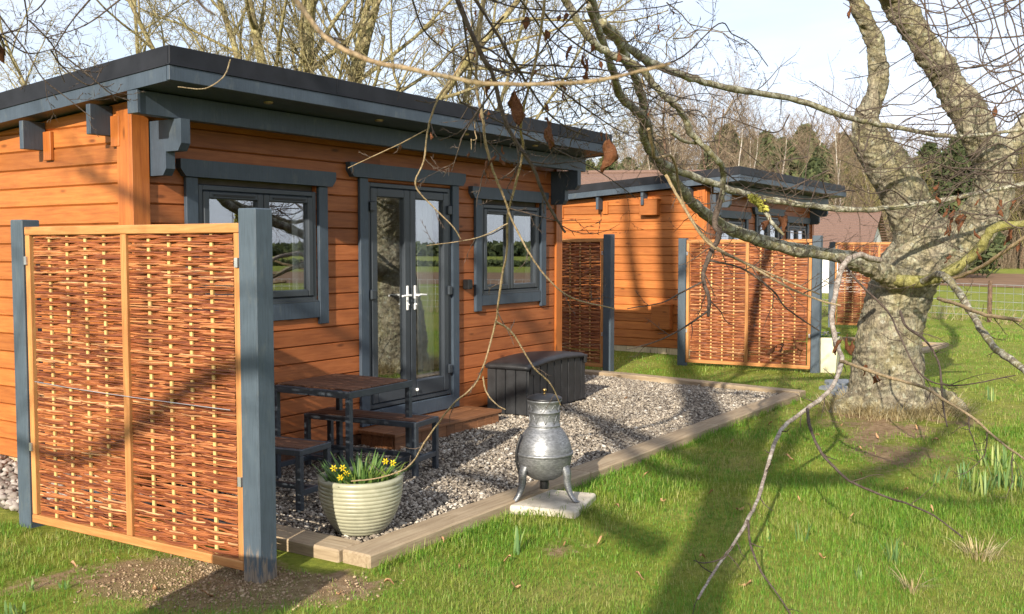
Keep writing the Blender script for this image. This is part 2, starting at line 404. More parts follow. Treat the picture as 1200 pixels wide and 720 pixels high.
class Arr:
    """collects big numpy meshes; quads and tris"""
    def __init__(s): s.V = []; s.Q = []; s.T = []; s.n = 0; s.B = {}
    def add(s, v, q=None, t=None):
        s.V.append(v)
        if q is not None and len(q): s.Q.append(q+s.n)
        if t is not None and len(t): s.T.append(t+s.n)
        s.n += len(v)
    def tube(s, pts, rad, sides=3):
        if sides <= 5:                      # thin twigs are batched
            n = len(pts); s.B.setdefault((n, sides), []).append((pts, rad)); return
        v, f = tube_arrays(pts, rad, sides); s.add(v, f)
    def flush(s):
        for (n, sides), L in s.B.items():
            P = np.array([np.asarray(p, float) for p, _ in L]); Rr = np.array([np.broadcast_to(np.asarray(r, float), (n,)) for _, r in L]); m = len(L)
            T = np.empty_like(P); T[:, 1:-1] = P[:, 2:]-P[:, :-2]; T[:, 0] = P[:, 1]-P[:, 0]; T[:, -1] = P[:, -1]-P[:, -2]
            T /= np.maximum(np.linalg.norm(T, axis=2, keepdims=True), 1e-9)
            ref = np.where((np.abs(T[:, 0, 2]) < .9)[:, None], np.array([0, 0, 1.]), np.array([1., 0, 0])); u = np.cross(T[:, 0], ref)
            ang = np.arange(sides)*2*math.pi/sides; ca, sa = np.cos(ang)[None, :, None], np.sin(ang)[None, :, None]
            V = np.empty((m, n, sides, 3))
            for i in range(n):
                u = u-T[:, i]*(u*T[:, i]).sum(1, keepdims=True); u /= np.maximum(np.linalg.norm(u, axis=1, keepdims=True), 1e-9); w = np.cross(T[:, i], u)
                V[:, i] = P[:, i, None]+Rr[:, i, None, None]*(ca*u[:, None]+sa*w[:, None])
            i = np.arange(n-1)[:, None]*sides; k = np.arange(sides)[None, :]; k2 = (k+1) % sides
            F = np.stack([i+k, i+k2, i+sides+k2, i+sides+k], -1).reshape(-1, 4)
            F = (F[None]+(np.arange(m)*n*sides)[:, None, None]).reshape(-1, 4); s.add(V.reshape(-1, 3), F)
        s.B = {}
    def mesh(s, name):
        s.flush()
        V = np.concatenate(s.V).astype(np.float32)
        Q = np.concatenate(s.Q) if s.Q else np.zeros((0, 4), int); T = np.concatenate(s.T) if s.T else np.zeros((0, 3), int)
        me = bpy.data.meshes.new(name); me.vertices.add(len(V)); me.vertices.foreach_set('co', V.ravel())
        nl = len(Q)*4+len(T)*3; me.loops.add(nl); me.polygons.add(len(Q)+len(T))
        me.loops.foreach_set('vertex_index', np.concatenate([Q.ravel(), T.ravel()]).astype(np.int32))
        st = np.concatenate([np.arange(len(Q))*4, len(Q)*4+np.arange(len(T))*3]).astype(np.int32)
        me.polygons.foreach_set('loop_start', st)
        me.update(calc_edges=True); me.validate(); return me
    def build(s, name, mat, parent=None, smooth=False, loc=None):
        return link(name, s.mesh(name), mat, parent, smooth, loc)

def smooth_path(ctrl, per=6):
    """Catmull-Rom through rows of ctrl (any number of columns)"""
    C = np.asarray(ctrl, float)
    if len(C) < 3:
        t = np.linspace(0, 1, per+1)[:, None]; return C[0]*(1-t)+C[-1]*t
    E = np.vstack([2*C[0]-C[1], C, 2*C[-1]-C[-2]]); out = []
    for i in range(1, len(E)-2):
        p0, p1, p2, p3 = E[i-1:i+3]
        for t in np.arange(per)/per:
            out.append(.5*((2*p1)+(-p0+p2)*t+(2*p0-5*p1+4*p2-p3)*t*t+(-p0+3*p1-3*p2+p3)*t**3))
    out.append(E[-2]); return np.array(out)

def vnoise(x, y, s=1.0, seed=0):
    """cheap smooth value noise, vectorised, 0..1"""
    x = np.asarray(x)*s+seed*17.3; y = np.asarray(y)*s+seed*9.1
    xi = np.floor(x); yi = np.floor(y); fx = x-xi; fy = y-yi
    fx = fx*fx*(3-2*fx); fy = fy*fy*(3-2*fy)
    def h(a, b):
        q = np.sin(a*127.1+b*311.7)*43758.5453; return q-np.floor(q)
    return (h(xi, yi)*(1-fx)+h(xi+1, yi)*fx)*(1-fy)+(h(xi, yi+1)*(1-fx)+h(xi+1, yi+1)*fx)*fy

# ------------------------------------------------------------------ world, sun, camera
w = bpy.data.worlds.new('World'); SC.world = w; w.use_nodes = True
nt = w.node_tree; nt.nodes.clear()
def wn(t, **k):
    n = nt.nodes.new(t)
    for a, b in k.items(): setattr(n, a, b)
    return n
sky = wn('ShaderNodeTexSky', sky_type='NISHITA', sun_disc=False, sun_elevation=SUN_EL,
         sun_rotation=math.atan2(-SUNDIR[0], -SUNDIR[1]), air_density=1.0, dust_density=1.2, ozone_density=2.2)
bg = wn('ShaderNodeBackground'); bg.inputs[1].default_value = .115
wo = wn('ShaderNodeOutputWorld'); tc = wn('ShaderNodeTexCoord')
mp = wn('ShaderNodeMapping'); mp.inputs['Scale'].default_value = (1, 1, 3.2)
nz = wn('ShaderNodeTexNoise'); nz.inputs['Scale'].default_value = 2.3; nz.inputs['Detail'].default_value = 7; nz.inputs['Roughness'].default_value = .55
nz.inputs['Distortion'].default_value = .3
rp = wn('ShaderNodeValToRGB'); rp.color_ramp.elements[0].position = .36; rp.color_ramp.elements[1].position = .66
rp.color_ramp.elements[0].color = (.52, .52, .52, 1); rp.color_ramp.elements[1].color = (.9, .9, .9, 1)
mx = wn('ShaderNodeMix', data_type='RGBA'); mx.inputs[7].default_value = (5.9, 6.15, 7.0, 1)
nt.links.new(tc.outputs['Generated'], mp.inputs[0]); nt.links.new(mp.outputs[0], nz.inputs['Vector'])
nt.links.new(nz.outputs[0], rp.inputs[0]); nt.links.new(rp.outputs[0], mx.inputs[0])
nt.links.new(sky.outputs[0], mx.inputs[6]); nt.links.new(mx.outputs[2], bg.inputs[0]); nt.links.new(bg.outputs[0], wo.inputs[0])

sd = bpy.data.lights.new('Sun', 'SUN'); sd.energy = 5.0; sd.angle = R(.5); sd.color = (1, .90, .76)
so = bpy.data.objects.new('Sun', sd); COL.objects.link(so)
so.rotation_euler = Vector(tuple(-SUNDIR)).to_track_quat('Z', 'Y').to_euler()

cd = bpy.data.cameras.new('Camera'); cam = bpy.data.objects.new('Camera', cd); COL.objects.link(cam); SC.camera = cam
cd.sensor_fit = 'HORIZONTAL'; cd.sensor_width = 36; cd.lens = FPX/1200*36; cd.clip_end = 3000; cd.clip_start = .05
cam.location = tuple(CAM); cam.rotation_euler = (R(90)-PITCH, 0, YAW-R(90))
cd.dof.use_dof = True; cd.dof.focus_distance = 8.; cd.dof.aperture_fstop = 16
SC.view_settings.view_transform = 'Standard'; SC.view_settings.look = 'None'
SC.view_settings.exposure = 0.78; SC.view_settings.gamma = 1
SC.render.engine = 'CYCLES'
cy = SC.cycles; cy.use_denoising = True; cy.max_bounces = 8; cy.diffuse_bounces = 3; cy.glossy_bounces = 4
cy.transparent_max_bounces = 12; cy.transmission_bounces = 4; cy.caustics_reflective = False; cy.caustics_refractive = False
try: cy.denoiser = 'OPENIMAGEDENOISE'
except Exception: pass

# ------------------------------------------------------------------ ground
def soil_mask(x, y):
    x = np.asarray(x, float); y = np.asarray(y, float)
    def blob(cx, cy, rx, ry, a=0.):
        dx = (x-cx)*math.cos(a)+(y-cy)*math.sin(a); dy = -(x-cx)*math.sin(a)+(y-cy)*math.cos(a)
        return np.clip(1.25-np.sqrt((dx/rx)**2+(dy/ry)**2), 0, 1)
    m = np.maximum.reduce([blob(3.4, 4.05, .5, .5), .9*blob(3.2, 4.45, .35, .4), .8*blob(3.7, 3.6, .4, .35), .3*blob(2.7, 4.3, .4, .3),
                           .55*blob(10.6, 2.7, 1.5, 1.0, .2), .5*blob(9.6, 2.4, 1.6, .55), .5*blob(8.6, 1.9, 1.1, .5), .3*blob(2.4, 4.9, .7, .35), .35*blob(5.0, 2.9, .5, .3)]+[q*blob(*gnd(a, b)[:2], rx, ry, .3) for a, b, q, rx, ry in ((960, 492, .5, .9, .3), (1075, 505, .5, .9, .3), (1130, 488, .45, .8, .35), (870, 478, .42, .7, .25), (800, 505, .4, .6, .2), (880, 520, .35, .6, .2), (120, 700, .45, .3, .2))])
    nn = vnoise(x, y, 2.2, 1)*.6+vnoise(x, y, 6.5, 2)*.4
    return np.clip(m*1.1+(nn-.5)*.9*(m > .02)+np.clip(nn-.72, 0, 1)*1.1, 0, 1)

def gz(x, y):
    return (vnoise(x, y, 1.3, 5)-.5)*.02+(vnoise(x, y, 4.0, 6)-.5)*.012

def axis_coords(a, b, fine, far):
    c = list(np.arange(a, b+1e-6, fine)); s = fine; lo, hi = c[0], c[-1]; L = []; H = []
    while hi < far: s *= 1.35; hi += s; H.append(hi)
    s = fine
    while lo > -far: s *= 1.35; lo -= s; L.insert(0, lo)
    return np.array(L+c+H)
gx = axis_coords(1.0, 14.5, .1, 1500); gy = axis_coords(-2.5, 7.5, .1, 1500)
GX, GY = np.meshgrid(gx, gy, indexing='ij')
near = np.clip(1-np.maximum(np.abs(GX-8)-9, 0)/6, 0, 1)*np.clip(1-np.maximum(np.abs(GY-2)-7, 0)/5, 0, 1)
under = ((GX > 3.75) & (GX < 11.9) & (GY > 3.5)).astype(float)
GZ = gz(GX, GY)*near*(1-under)-.006*under
nx_, ny_ = GX.shape
ar = Arr(); i = np.arange(nx_-1)[:, None]*ny_; j = np.arange(ny_-1)[None, :]
ar.add(np.stack([GX.ravel(), GY.ravel(), GZ.ravel()], 1), np.stack([i+j, i+ny_+j, i+ny_+j+1, i+j+1], -1).reshape(-1, 4))
ground = ar.build('ground', M['ground'], smooth=True); tag(ground, kind='structure')
at_ = ground.data.attributes.new('soil', 'FLOAT', 'POINT')
at_.data.foreach_set('value', (soil_mask(GX, GY)*near).ravel().astype(np.float32))

# ploughed strip and far green beyond the fence, seen at right and in the windows
def strip(name, p, q, wdt, z, mat):
    p = np.array(p, float); q = np.array(q, float); d = (q-p)/np.linalg.norm(q-p); nrm = np.array([d[1], -d[0]])
    if nrm@np.array([1, 0]) < 0: nrm = -nrm
    a = [p, q, q+nrm*wdt, p+nrm*wdt]
    mb = MB().add([(x, y, z) for x, y in a], [(0, 1, 2, 3)])
    return tag(mb.build(name, mat), kind='structure')
strip('ploughed_field', (34-1.*80, -30-2.3*80), (50+.4*40, 7+.92*40), 24, .02, M['dishbrown'])

# ------------------------------------------------------------------ log cabin
XW0, XW1, YW, YB = 4.25, 9.93, 5.95, 9.9
RX0, RX1, RY0, RY1 = 4.07, 10.06, 5.31, 10.4
SL = .067
def soffz(y): return 2.812-SL*(y-RY0)
OPEN = [(4.775, 5.985, 1.30, 2.22), (6.605, 7.825, .30, 2.335), (8.335, 9.47, 1.26, 2.21)]
BH = .1385

def board(mb, axis, sgn, plane, a0, a1, zb, zt0, zt1, th=.04, ch=.011):
    """one lap board along axis (0: x, 1: y); plane = its outer face; sgn = outward sign on the other axis"""
    rows = []
    for a, zt in ((a0, zt0), (a1, zt1)):
        prof = [(-th, zb), (-ch*1.3, zb), (0, zb+ch), (0, max(zt-ch*.5, zb+ch+.001)), (-ch, zt), (-th, zt)]
        rows += [((a, plane+sgn*o, z) if axis == 0 else (plane+sgn*o, a, z)) for o, z in prof]
    n = 6
    mb.add(rows, [tuple(range(n)), tuple(range(2*n-1, n-1, -1))]+[(k, k+n, (k+1) % n+n, (k+1) % n) for k in range(n)])

def front_wall():
    mb = MB(); z = .10; rnd = random.Random(3)
    while z < 2.75:
        zt = min(z+BH, 2.76); xs = [(XW0+.02, XW1-.02)]
        for (a, b, c, d) in OPEN:
            if zt > c+.01 and z < d-.01:
                nxt = []
                for (p, q) in xs:
                    if b <= p or a >= q: nxt.append((p, q)); continue
                    if a > p: nxt.append((p, a))
                    if b < q: nxt.append((b, q))
                xs = nxt
        for (p, q) in xs:
            cuts = [p]
            if q-p > 3:
                c = p+rnd.uniform(.3, .7)*(q-p); cuts.append(c)
            cuts.append(q)
            for u, v in zip(cuts[:-1], cuts[1:]): board(mb, 0, -1, YW, u+.0008, v-.0008, z, zt, zt)
        z = zt+.0012
    return mb
def gable_wall(x, sgn):
    mb = MB(); z = .10
    while z < 2.78:
        zt = z+BH; y0, y1 = YW+.01, YB
        def y_at(zz): return RY0+(2.80-zz)/SL      # where the soffit is at height zz
        if zt > soffz(y1)-.012:
            yc = min(max(y_at(zt), y0), y1); ye = min(y_at(z+.012), y1)
            if yc > y0+.01: board(mb, 1, sgn, x, y0, yc, z, zt, zt)
            if ye > max(yc, y0)+.02: board(mb, 1, sgn, x, max(yc, y0), ye, z, min(zt, soffz(max(yc, y0))-.012), z+.0125)
        else: board(mb, 1, sgn, x, y0, y1, z, zt, zt)
        z = zt+.0012
    return mb

cab = thing('log_cabin', 'nearer orange log cabin with slate blue trim, whose french doors open beside the metal table', 'cabin', (0, 0, 0), 0, 'log cabins')
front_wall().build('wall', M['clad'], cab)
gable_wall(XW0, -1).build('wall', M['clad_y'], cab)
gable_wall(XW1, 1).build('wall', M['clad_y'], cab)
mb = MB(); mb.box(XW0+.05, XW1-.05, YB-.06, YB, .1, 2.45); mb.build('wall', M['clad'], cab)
# inner lining: floor, inner back and side walls, ceiling  (what shows dimly through the panes)
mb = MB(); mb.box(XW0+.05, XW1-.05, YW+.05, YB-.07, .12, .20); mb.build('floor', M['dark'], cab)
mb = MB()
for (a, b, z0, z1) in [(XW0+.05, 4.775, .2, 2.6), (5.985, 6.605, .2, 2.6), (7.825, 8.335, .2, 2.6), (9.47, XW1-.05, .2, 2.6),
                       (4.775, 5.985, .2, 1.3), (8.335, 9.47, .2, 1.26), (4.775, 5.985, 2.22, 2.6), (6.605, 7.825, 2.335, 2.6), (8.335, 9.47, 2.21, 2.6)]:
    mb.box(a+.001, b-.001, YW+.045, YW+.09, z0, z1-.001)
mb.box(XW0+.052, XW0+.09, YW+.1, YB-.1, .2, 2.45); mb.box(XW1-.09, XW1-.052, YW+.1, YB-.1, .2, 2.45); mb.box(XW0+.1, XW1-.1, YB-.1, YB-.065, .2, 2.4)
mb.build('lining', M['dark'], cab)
mb = MB(); mb.box(XW0+.02, XW1-.02, YW+.012, YW+.05, -.02, .098)
mb.box(XW1-.05, XW1-.015, YW+.05, YB, -.02, .098); mb.build('plinth', M['slatwood'], cab)
mb = MB(); yy = YW+.06
while yy < YB: mb.box(XW0+.015, XW0+.05, yy, yy+.19, -.03, .098); yy += .194
mb.build('plinth', M['plinth'], cab)
# corner boards
for (x0, x1, y0, y1, k) in [(XW0-.024, XW0+.004, YW+.006, YW+.145, 'clad_z'), (XW0-.024, XW0+.115, YW-.024, YW+.004, 'clad_z'),
                            (XW1-.11, XW1+.024, YW-.024, YW+.004, 'clad_z'), (XW1-.004, XW1+.024, YW+.006, YW+.14, 'clad_z')]:
    MB().box(x0, x1, y0, y1, .085, 2.66 if y1 < YW+.01 else soffz(YW+.1)-.06, .003).build('corner_board', M[k], cab)

# roof
roof = MB()
roof.prism([(RY0+.03, soffz(RY0+.03)), (RY1-.03, soffz(RY1-.03)), (RY1-.03, soffz(RY1-.03)+.02), (RY0+.03, soffz(RY0+.03)+.02)], 0, RX0+.03, RX1-.03)
roof = roof.build('roof', M['blue'], cab)
mb = MB()   # fascia: front, back, two gables
mb.box(RX0, RX1, RY0, RY0+.028, 2.807, 2.902, .004)
mb.box(RX0, RX1, RY1-.028, RY1, soffz(RY1)-.005, soffz(RY1)+.09, .004)
for xa in (RX0, RX1-.028):
    y0, y1 = RY0+.029, RY1-.029
    mb.prism([(y0, soffz(y0)-.006), (y1, soffz(y1)-.006), (y1, soffz(y1)+.088), (y0, soffz(y0)+.088)], 0, xa, xa+.027)
mb.build('fascia', M['blue'], roof)
mb = MB()   # metal flashing with a drip lip
I = .018
mb.box(RX0+I, RX1-I, RY0+I, RY0+I+.02, 2.905, 3.032, .003); mb.box(RX0-.006, RX1+.006, RY0-.008, RY0+I+.004, 2.9035, 2.912)
for xa, xb in ((RX0+I, RX0+I+.02), (RX1-I-.02, RX1-I)):
    y0, y1 = RY0+I+.021, RY1-I
    mb.prism([(y0, soffz(y0)+.092), (y1, soffz(y1)+.092), (y1, soffz(y1)+.222), (y0, soffz(y0)+.222)], 0, xa, xb)
for xa, xb in ((RX0-.008, RX0+I+.004), (RX1-I-.004, RX1+.008)):
    y0, y1 = RY0+I+.006, RY1
    mb.prism([(y0, soffz(y0)+.0905), (y1, soffz(y1)+.0905), (y1, soffz(y1)+.099), (y0, soffz(y0)+.099)], 0, xa, xb)
for xs in (5.6, 7.25, 8.9): mb.box(xs, xs+.012, RY0+I-.003, RY0+I+.001, 2.913, 3.03)
mb.build('flashing', M['felt'], roof)
mb = MB(); y0, y1 = RY0+.04, RY1-.04
mb.prism([(y0, soffz(y0)+.09), (y1, soffz(y1)+.09), (y1, soffz(y1)+.205), (y0, soffz(y0)+.205)], 0, RX0+.04, RX1-.04)
mb.box(RX0+.22, RX0+.5, RY0+.25, RY0+.6, 3.0, 3.02); mb.build('felt', M['felt'], roof)
for xs in (5.05, 6.25, 7.45, 8.65):
    MB().lathe([(.0, -.012), (.026, -.012), (.034, -.006), (.034, .002)], 20, (xs, RY0+.17, soffz(RY0+.17)+.0), cap=False).build('soffit_light', M['gold'], roof)
# purlins
def purlin(y, th, zb, x0=RX0+.029, x1=RX1-.029):
    mb = MB(); z1 = soffz(y+th)-.003
    mb.box(x0, x1, y, y+th, zb, z1, .004); return mb.build('purlin', M['blue'], cab)
purlin(5.66, .075, 2.625)
for yp in (6.16, 6.98, 7.82, 8.7):
    zt = soffz(yp+.05)-.004
    for xa, xb in ((RX0+.003, XW0-.003), (XW1+.003, RX1-.003)):
        MB().box(xa, xb, yp, yp+.048, zt-.225, zt-.02, .003).build('purlin', M['blue'], cab)
    MB().box(XW0-.03, XW0-.002, yp-.10, yp-.006, zt-.30, zt-.09, .003).build('pad_block', M['clad_z'], cab)
MB().box(RX0+.003, RX0+.03, 5.645, 5.75, 2.628, soffz(5.75)-.004, .003).build('purlin', M['blue'], cab)
# brackets
BR = [(0, 0), (.35, 0), (.35, -.165), (.315, -.215), (.185, -.215), (.185, -.33), (.15, -.375), (0, -.375)]
for bx in (XW0+.125, XW1-.20):
    MB().prism([(YW-.003-o, 2.622+z) for o, z in BR], 0, bx, bx+.075).build('bracket', M['blue'], cab)

# windows and doors
def trim_set(parent, x0, x1, z0, z1, head_z, hx0, hx1, foot, sill=True):
    mb = MB(); y0, y1 = YW-.034, YW-.001
    mb.box(x0, x0+.105, y0, y1, foot, head_z[0]-.002, .004); mb.box(x1-.105, x1, y0, y1, foot, head_z[0]-.002, .004)
    zb, zt = head_z; c = .045
    mb.prism([(hx0, zt), (hx1, zt), (hx1, zb+.055), (hx1-c, zb), (hx0+c, zb), (hx0, zb+.055)], 1, y0-.022, y1)
    if sill: mb.box(x0+.106, x1-.106, y0+.004, y1, foot+.055, z0-.001, .004)
    return mb.build('trim', M['blue'], parent)

def frame_ring(mb, x0, x1, z0, z1, wd, y0, y1, b=.006, wb=None):
    wb = wb or wd
    mb.box(x0, x0+wd, y0, y1, z0, z1, b); mb.box(x1-wd, x1, y0, y1, z0, z1, b)
    mb.box(x0+wd, x1-wd, y0+.001, y1, z1-wd, z1, b); mb.box(x0+wd, x1-wd, y0+.001, y1, z0, z0+wb, b)

def make_window(x0, x1, z0, z1, xm, hx, hz, foot):
    wdw = thing('window', '', ''); del wdw['label']; del wdw['category']; wdw.parent = cab
    trim_set(wdw, x0-.118, x1+.118, z0, z1, hz, hx[0], hx[1], foot)
    mb = MB(); frame_ring(mb, x0+.001, x1-.001, z0+.001, z1-.001, .042, YW-.014, YW+.055); mb.build('frame', M['frame'], wdw)
    for (a, b) in ((x0+.044, xm-.003), (xm+.003, x1-.044)):
        mb = MB(); frame_ring(mb, a, b, z0+.046, z1-.046, .056, YW-.022, YW+.04, .008)
        sash = mb.build('sash', M['frame'], wdw)
        MB().box(a+.05, b-.05, YW+.012, YW+.015, z0+.098, z1-.098).build('pane', M['glass'], sash)
        mb = MB(); mb.box(a+.09, b-.09, YW-.029, YW-.0225, z1-.083, z1-.069, .002); mb.build('vent', M['black'], sash)
    MB().box(x0, x1, YW-.03, YW-.015, z0-.004, z0+.012, .003).build('sill', M['frame'], wdw)
    return wdw
make_window(4.78, 5.98, 1.305, 2.215, 5.405, (4.60, 6.175), (2.262, 2.385), 1.115)
make_window(8.34, 9.465, 1.265, 2.205, 8.88, (8.135, 9.60), (2.255, 2.375), 1.10)

door = thing('door', '', ''); del door['label']; del door['category']; door.parent = cab
trim_set(door, 6.495, 7.935, .3, 2.335, (2.365, 2.488), 6.35, 8.02, .165, sill=False)
mb = MB(); mb.box(6.605, 7.825, YW-.035, YW-.002, .165, .295, .004); mb.build('threshold', M['blue'], door)
mb = MB(); frame_ring(mb, 6.607, 7.823, .302, 2.333, .042, YW-.012, YW+.055); mb.build('frame', M['frame'], door)
for s, (a, b) in enumerate(((6.652, 7.187), (7.193, 7.778))):
    mb = MB(); frame_ring(mb, a, b, .348, 2.288, .082, YW-.022, YW+.04, .009, .15)
    leaf = mb.build('leaf', M['frame'], door)
    MB().box(a+.076, b-.076, YW+.012, YW+.015, .49, 2.214).build('pane', M['glass'], leaf)
    hx = b-.052 if s == 0 else a+.052
    mb = MB(); mb.box(hx-.016, hx+.016, YW-.034, YW-.0225, 1.17, 1.40, .006)
    mb.tube([(hx, YW-.03, 1.31), (hx, YW-.07, 1.31)], .011, 10)
    dx = -.12 if s == 0 else .12
    mb.tube([(hx, YW-.07, 1.31), (hx+dx*.3, YW-.072, 1.313), (hx+dx, YW-.068, 1.308)], [.011, .010, .009], 10)
    mb.lathe([(.011, 0), (.011, .01)], 14, (hx, YW-.04, 1.22)); mb.build('handle', M['white'], leaf, smooth=False)
    for hz in (.56, 1.335, 2.12):
        x = a+.0 if s == 0 else b
        MB().box(x-.032, x+.03, YW-.048, YW-.0225, hz-.045, hz+.045, .008).build('hinge', M['frame'], leaf)
mb = MB(); mb.lathe([(.012, 0), (.016, .01), (.012, .025)], 12, (7.27, YW-.03, .40)); mb.build('door_stop', M['white'], door)
mb = MB(); mb.box(8.035, 8.105, YW-.075, YW-.001, 1.335, 1.435, .008); mb.box(8.045, 8.095, YW-.082, YW-.0755, 1.35, 1.42, .003)
mb.build('wall_lamp', M['black'], cab)

# second cabin: same model further off
DX2, DY2 = 10.8, .33
cab2 = copy_tree(cab); cab2.location = (DX2, DY2, 0)
cab2['label'] = 'farther orange log cabin seen behind the wicker screens, with vent boxes on its gable wall'
for (y, z, wy, hz) in ((6.75, 2.30, .32, .25), (6.5, .42, .34, .40)):
    mb = MB(); mb.box(XW0-.14, XW0-.002, y, y+wy, z, z+hz, .006); mb.box(XW0-.15, XW0-.001, y-.012, y+wy+.012, z+hz+.0005, z+hz+.02, .003)
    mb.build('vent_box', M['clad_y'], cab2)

def curtain(x0, x1, y, z0, z1, label, ox=0, oy=0):
    a = Arr(); n = int((x1-x0)/.006); xs = np.linspace(x0, x1, n); ph = x0*13
    yy = y+.022*np.sin(xs*2*math.pi/.085+ph)+.012*np.sin(xs*2*math.pi/.21)
    V = np.concatenate([np.stack([xs, yy, np.full(n, z0)], 1), np.stack([xs, yy*.6+y*.4, np.full(n, z1)], 1)])
    k = np.arange(n-1); a.add(V, np.stack([k, k+1, k+1+n, k+n], 1))
    o = a.build('curtain', M['curtain'], smooth=True); m = o.modifiers.new('t', 'SOLIDIFY'); m.thickness = .003
    o.location = (ox, oy, 0); tag(o, label, 'curtain', 'curtains'); return o
curtain(7.50, 7.80, 6.13, .23, 2.32, 'long white curtain behind the right leaf of the french doors')
curtain(5.86, 6.08, 6.10, .9, 2.24, 'white curtain behind the big window by the wicker screen')
curtain(9.44, 9.62, 6.12, .9, 2.24, 'white curtain behind the small window above the storage box')
curtain(4.80, 5.3, 6.15, .9, 2.24, 'white curtain in the first window of the farther cabin', DX2, DY2)
curtain(7.25, 7.7, 6.15, .3, 2.3, 'white curtain in the doors of the farther cabin', DX2, DY2)
curtain(8.4, 9.3, 6.15, .9, 2.24, 'white curtain in the last window of the farther cabin', DX2, DY2)

# ------------------------------------------------------------------ step deck
st = thing('wooden_step', 'low brown timber step under the french doors', 'step', (7.22, 5.71, 0))
mb = MB(); x0, x1, y0, y1 = -.80, .82, -.235, .198
mb.box(x0, x1, y0, y0+.13, .128, .158, .004); mb.box(x0, x0+.13, y0+.133, y1, .128, .158, .004); mb.box(x1-.13, x1, y0+.133, y1, .128, .158, .004)
mb.box(x0+.133, x1-.133, y0+.133, y0+.27, .127, .157, .004); mb.box(x0+.133, x1-.133, y0+.274, y1, .127, .157, .004)
mb.build('tread', M['deckwood'], st)
mb = MB(); x = x0+.02
while x < x1-.1: mb.box(x, x+.118, y0+.018, y0+.04, .0, .127, .003); x += .121
yy = y0+.045
while yy < y1-.05: mb.box(x0+.018, x0+.04, yy, yy+.118, .0, .127, .003); mb.box(x1-.05, x1-.028, yy, yy+.118, 0, .127, .003); yy += .121
mb.build('riser', M['deckwood'], st)

# ------------------------------------------------------------------ wicker screens
def make_weave():
    a = Arr(); rnd = np.random.default_rng(11)
    bays = [(-.90+.045, -.025), (.025, .90-.045)]
    for (b0, b1) in bays:
        L = b1-b0; xs = [b0+L*(k+1)/5 for k in range(4)]
        z = .055; c = 0
        while z < 1.775:
            for r in range(5):
                zz = z+r*.0051+rnd.normal(0, .0022)
                ys = [b0-.004]; os = [0.]
                knots = [(b0-.002, 0.)]+[(x, (.0125 if (k+c) % 2 else -.0125)) for k, x in enumerate(xs)]+[(b1+.002, 0.)]
                ts = np.linspace(0, 1, 21); pts = []
                kx = np.array([k[0] for k in knots]); ko = np.array([k[1] for k in knots])
                X = b0+(b1-b0)*ts
                # cosine-blend offsets between stakes
                idx = np.clip(np.searchsorted(kx, X)-1, 0, len(kx)-2); f = np.clip((X-kx[idx])/(kx[idx+1]-kx[idx]), 0, 1); f = (1-np.cos(math.pi*f))/2
                O = ko[idx]*(1-f)+ko[idx+1]*f+rnd.normal(0, .0022, len(X))
                drift = rnd.normal(0, .006); bow = rnd.normal(0, .003)
                Zc = zz+drift*(ts-.5)+bow*np.sin(ts*math.pi*rnd.uniform(1, 2.5))+rnd.normal(0, .0011, len(X))
                rr = rnd.uniform(.0048, .0074); taper = np.linspace(1.0, rnd.uniform(.55, .9), len(X))
                if rnd.random() < .5: taper = taper[::-1]
                s0, s1 = 0, len(X)
                if rnd.random() < .12: s1 = rnd.integers(10, 24)
                if rnd.random() < .05: continue
                a.tube(np.stack([O[s0:s1], X[s0:s1], Zc[s0:s1]], 1), rr*taper[s0:s1], 5)
            z += .0255; c += 1
    return a.mesh('wicker_weave')
WEAVE = make_weave()
STAKE = None
def make_screen(label, loc, rz, posts=((1, 1.92, .12), (-1, 1.95, .125)), base=.045, worn=False):
    """panel in local YZ plane, centred on the base; +x local is the back"""
    s = thing('wicker_screen', label, 'screen', (loc[0], loc[1], 0), rz, 'wicker screens')
    o = bpy.data.objects.new('wicker_weave', WEAVE); COL.objects.link(o); o.parent = s; o.location = (0, 0, base)
    if not WEAVE.materials: WEAVE.materials.append(M['rod']); WEAVE.polygons.foreach_set('use_smooth', [True]*len(WEAVE.polygons))
    H, W = 1.83, .915
    mb = MB()
    mb.box(-.022, .022, -W, -W+.042, base+.051, base+H-.051, .003); mb.box(-.022, .022, W-.042, W, base+.051, base+H-.051, .003); mb.box(-.024, .022, -.024, .024, base+.051, base+H-.051, .003)
    fr = mb.build('frame', M['honey'], s)
    for zr in (base, base+H-.05): MB().box(-.026, .026, -W, W, zr, zr+.05, .004).build('rail', M['honey_y'], s)
    for b0, b1 in ((-.915+.045+.015, -.025), (.025, .87)):
        for k in range(4):
            y = b0+(b1-b0)*(k+1)/5
            MB().box(-.0055, .0055, y-.0105, y+.0105, base+.052, base+H-.052).build('stake', M['stake'], s)
    for (side, h, wd) in posts:
        y0 = side*(W+.006); y1 = y0+side*wd
        mb = MB(); mb.box(-.035, -.035+wd, min(y0, y1), max(y0, y1), -.05, h, .006); mb.build('post', M['post_worn'] if worn and side < 0 else M['post'], s)
        for zc in (.45, 1.6): MB().box(-.034, -.03+.02, y0-side*.02-.012, y0-side*.02+.012, zc+base, zc+base+.05).build('clip', M['galv'], s)
    return s
ang1 = math.atan2(3.517-3.43, 5.856-4.026)
c1 = ((3.43+3.517)/2, (5.856+4.026)/2)
scr = make_screen('nearest wicker screen, standing beside the metal table in front of the near cabin', c1, ang1, worn=True)
